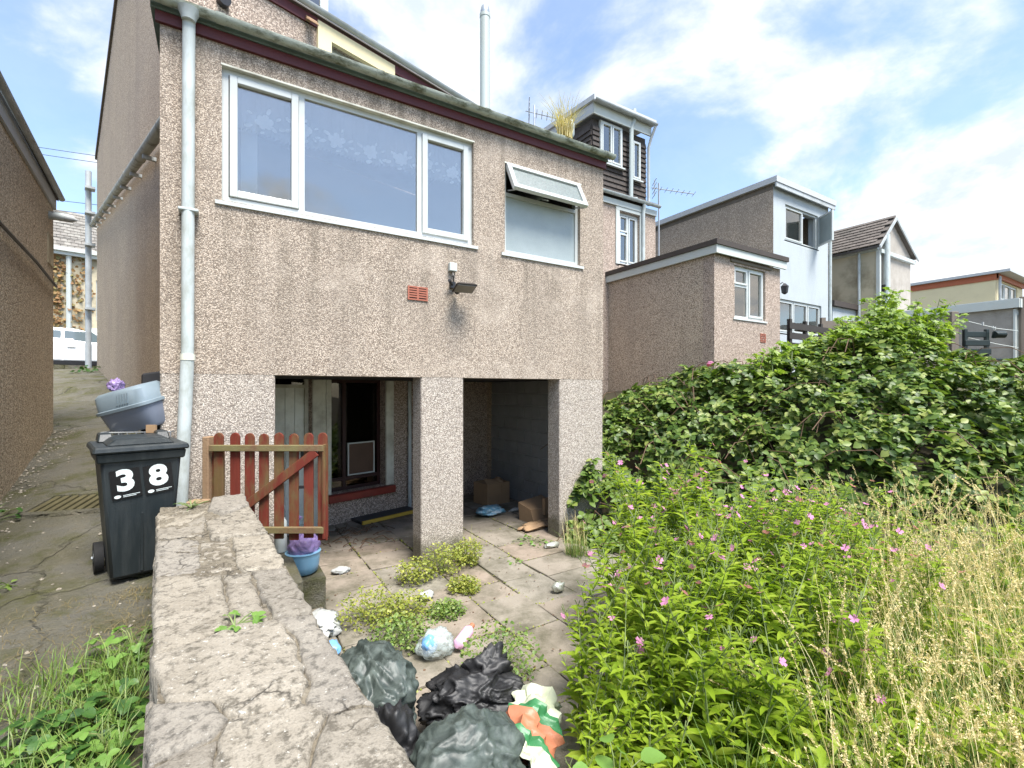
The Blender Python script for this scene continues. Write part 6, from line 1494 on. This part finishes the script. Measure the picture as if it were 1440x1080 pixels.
def tuft(name, label, loc, n, h, w, mat, rad, bend=.8):
    t = thing(name, label, 'grass tuft', loc)
    def rg(): a = rng.uniform(0, 6.28); q = rad*math.sqrt(rng.random()); return loc[0]+q*math.cos(a), loc[1]+q*math.sin(a), loc[2], 1.
    parts, _ = blades(n, rg, h*.4, h, w, mat, name, bend, 0); stuff(place('blades', mesh_np('blades', parts, mat), (0, 0, 0), t)); return t
tuft('gutter_grass', 'dry straw grass tuft growing out of the roof gutter', (4.28, -.02, 5.24), 210, .55, .010, M_straw, .10, .75)
tuft('pillar_grass', 'mixed grass tuft at the edge of the weeds by the right pillar', (4.02, -.60, -.03), 190, .36, .006, M_grass, .15, .9)
tuft('pillar_dry_grass', 'dry pale stalks in the tuft near the right pillar', (4.05, -.52, -.03), 60, .55, .006, M_straw, .15, .4)
tuft('post_grass', 'thin grass at the right base of the middle pillar', (2.86, -.12, -.03), 40, .45, .005, M_weed, .10, .5)
o = tag(MB().lathe((4.42, .02), [(.03, 5.33), (.045, 5.36), (.045, 5.50), (.02, 5.56)], 10).build('roof_vent', M_pipe, smooth=True), 'small white vent cowl on the roof edge beside the dry grass tuft', 'vent')

# moss and seedlings creeping along the slab joints
jp = []
for o in list(bpy.data.objects):
    if o.parent == yard:
        bb = [o.location+WL[yard.name]*0+Vector(c) for c in o.bound_box]; cx0 = WL[o.name]
        x0, x1 = cx0.x+min(c[0] for c in o.bound_box), cx0.x+max(c[0] for c in o.bound_box); y0, y1 = cx0.y+min(c[1] for c in o.bound_box), cx0.y+max(c[1] for c in o.bound_box)
        if y0 > 1.2: continue
        for k in range(60):
            t = rng.random()
            if mnoise.noise(Vector((x0*3.1+k*.02, y0*2.7, 3))) < -.05: continue
            jp.append((x0+(x1-x0)*t, y0, -.006)) if rng.random() < .5 else jp.append((x0, y0+(y1-y0)*t, -.006))
jp = np.array(jp)+rng.normal(0, .008, (len(jp), 3))*np.array([1, 1, .2]); n = len(jp)
o = stuff(place('joint_moss', mesh_np('joint_moss', [cloud(*oval(.42), jp, basis(unit(n)*.6+np.array([0, 0, .8]), unit(n)+np.array([0, 0, .3])), rng.uniform(.008, .028, n))], M_weed), (0, 0, 0))); o['label'] = 'tiny weeds and moss growing in the paving joints'; o['category'] = 'moss'
n = 700; p = np.stack([rng.uniform(.8, 4.6, n), rng.uniform(-2.6, 2.4, n), np.full(n, .006)], 1)
o = stuff(place('leaf_litter', mesh_np('leaf_litter', [cloud(*oval(.4), p, basis(unit(n)*.25+np.array([0, 0, 1.]), unit(n)), rng.uniform(.008, .024, n))], M_brownstem), (0, 0, 0))); o['label'] = 'small brown dead leaves and dirt scattered on the slabs'; o['category'] = 'litter'
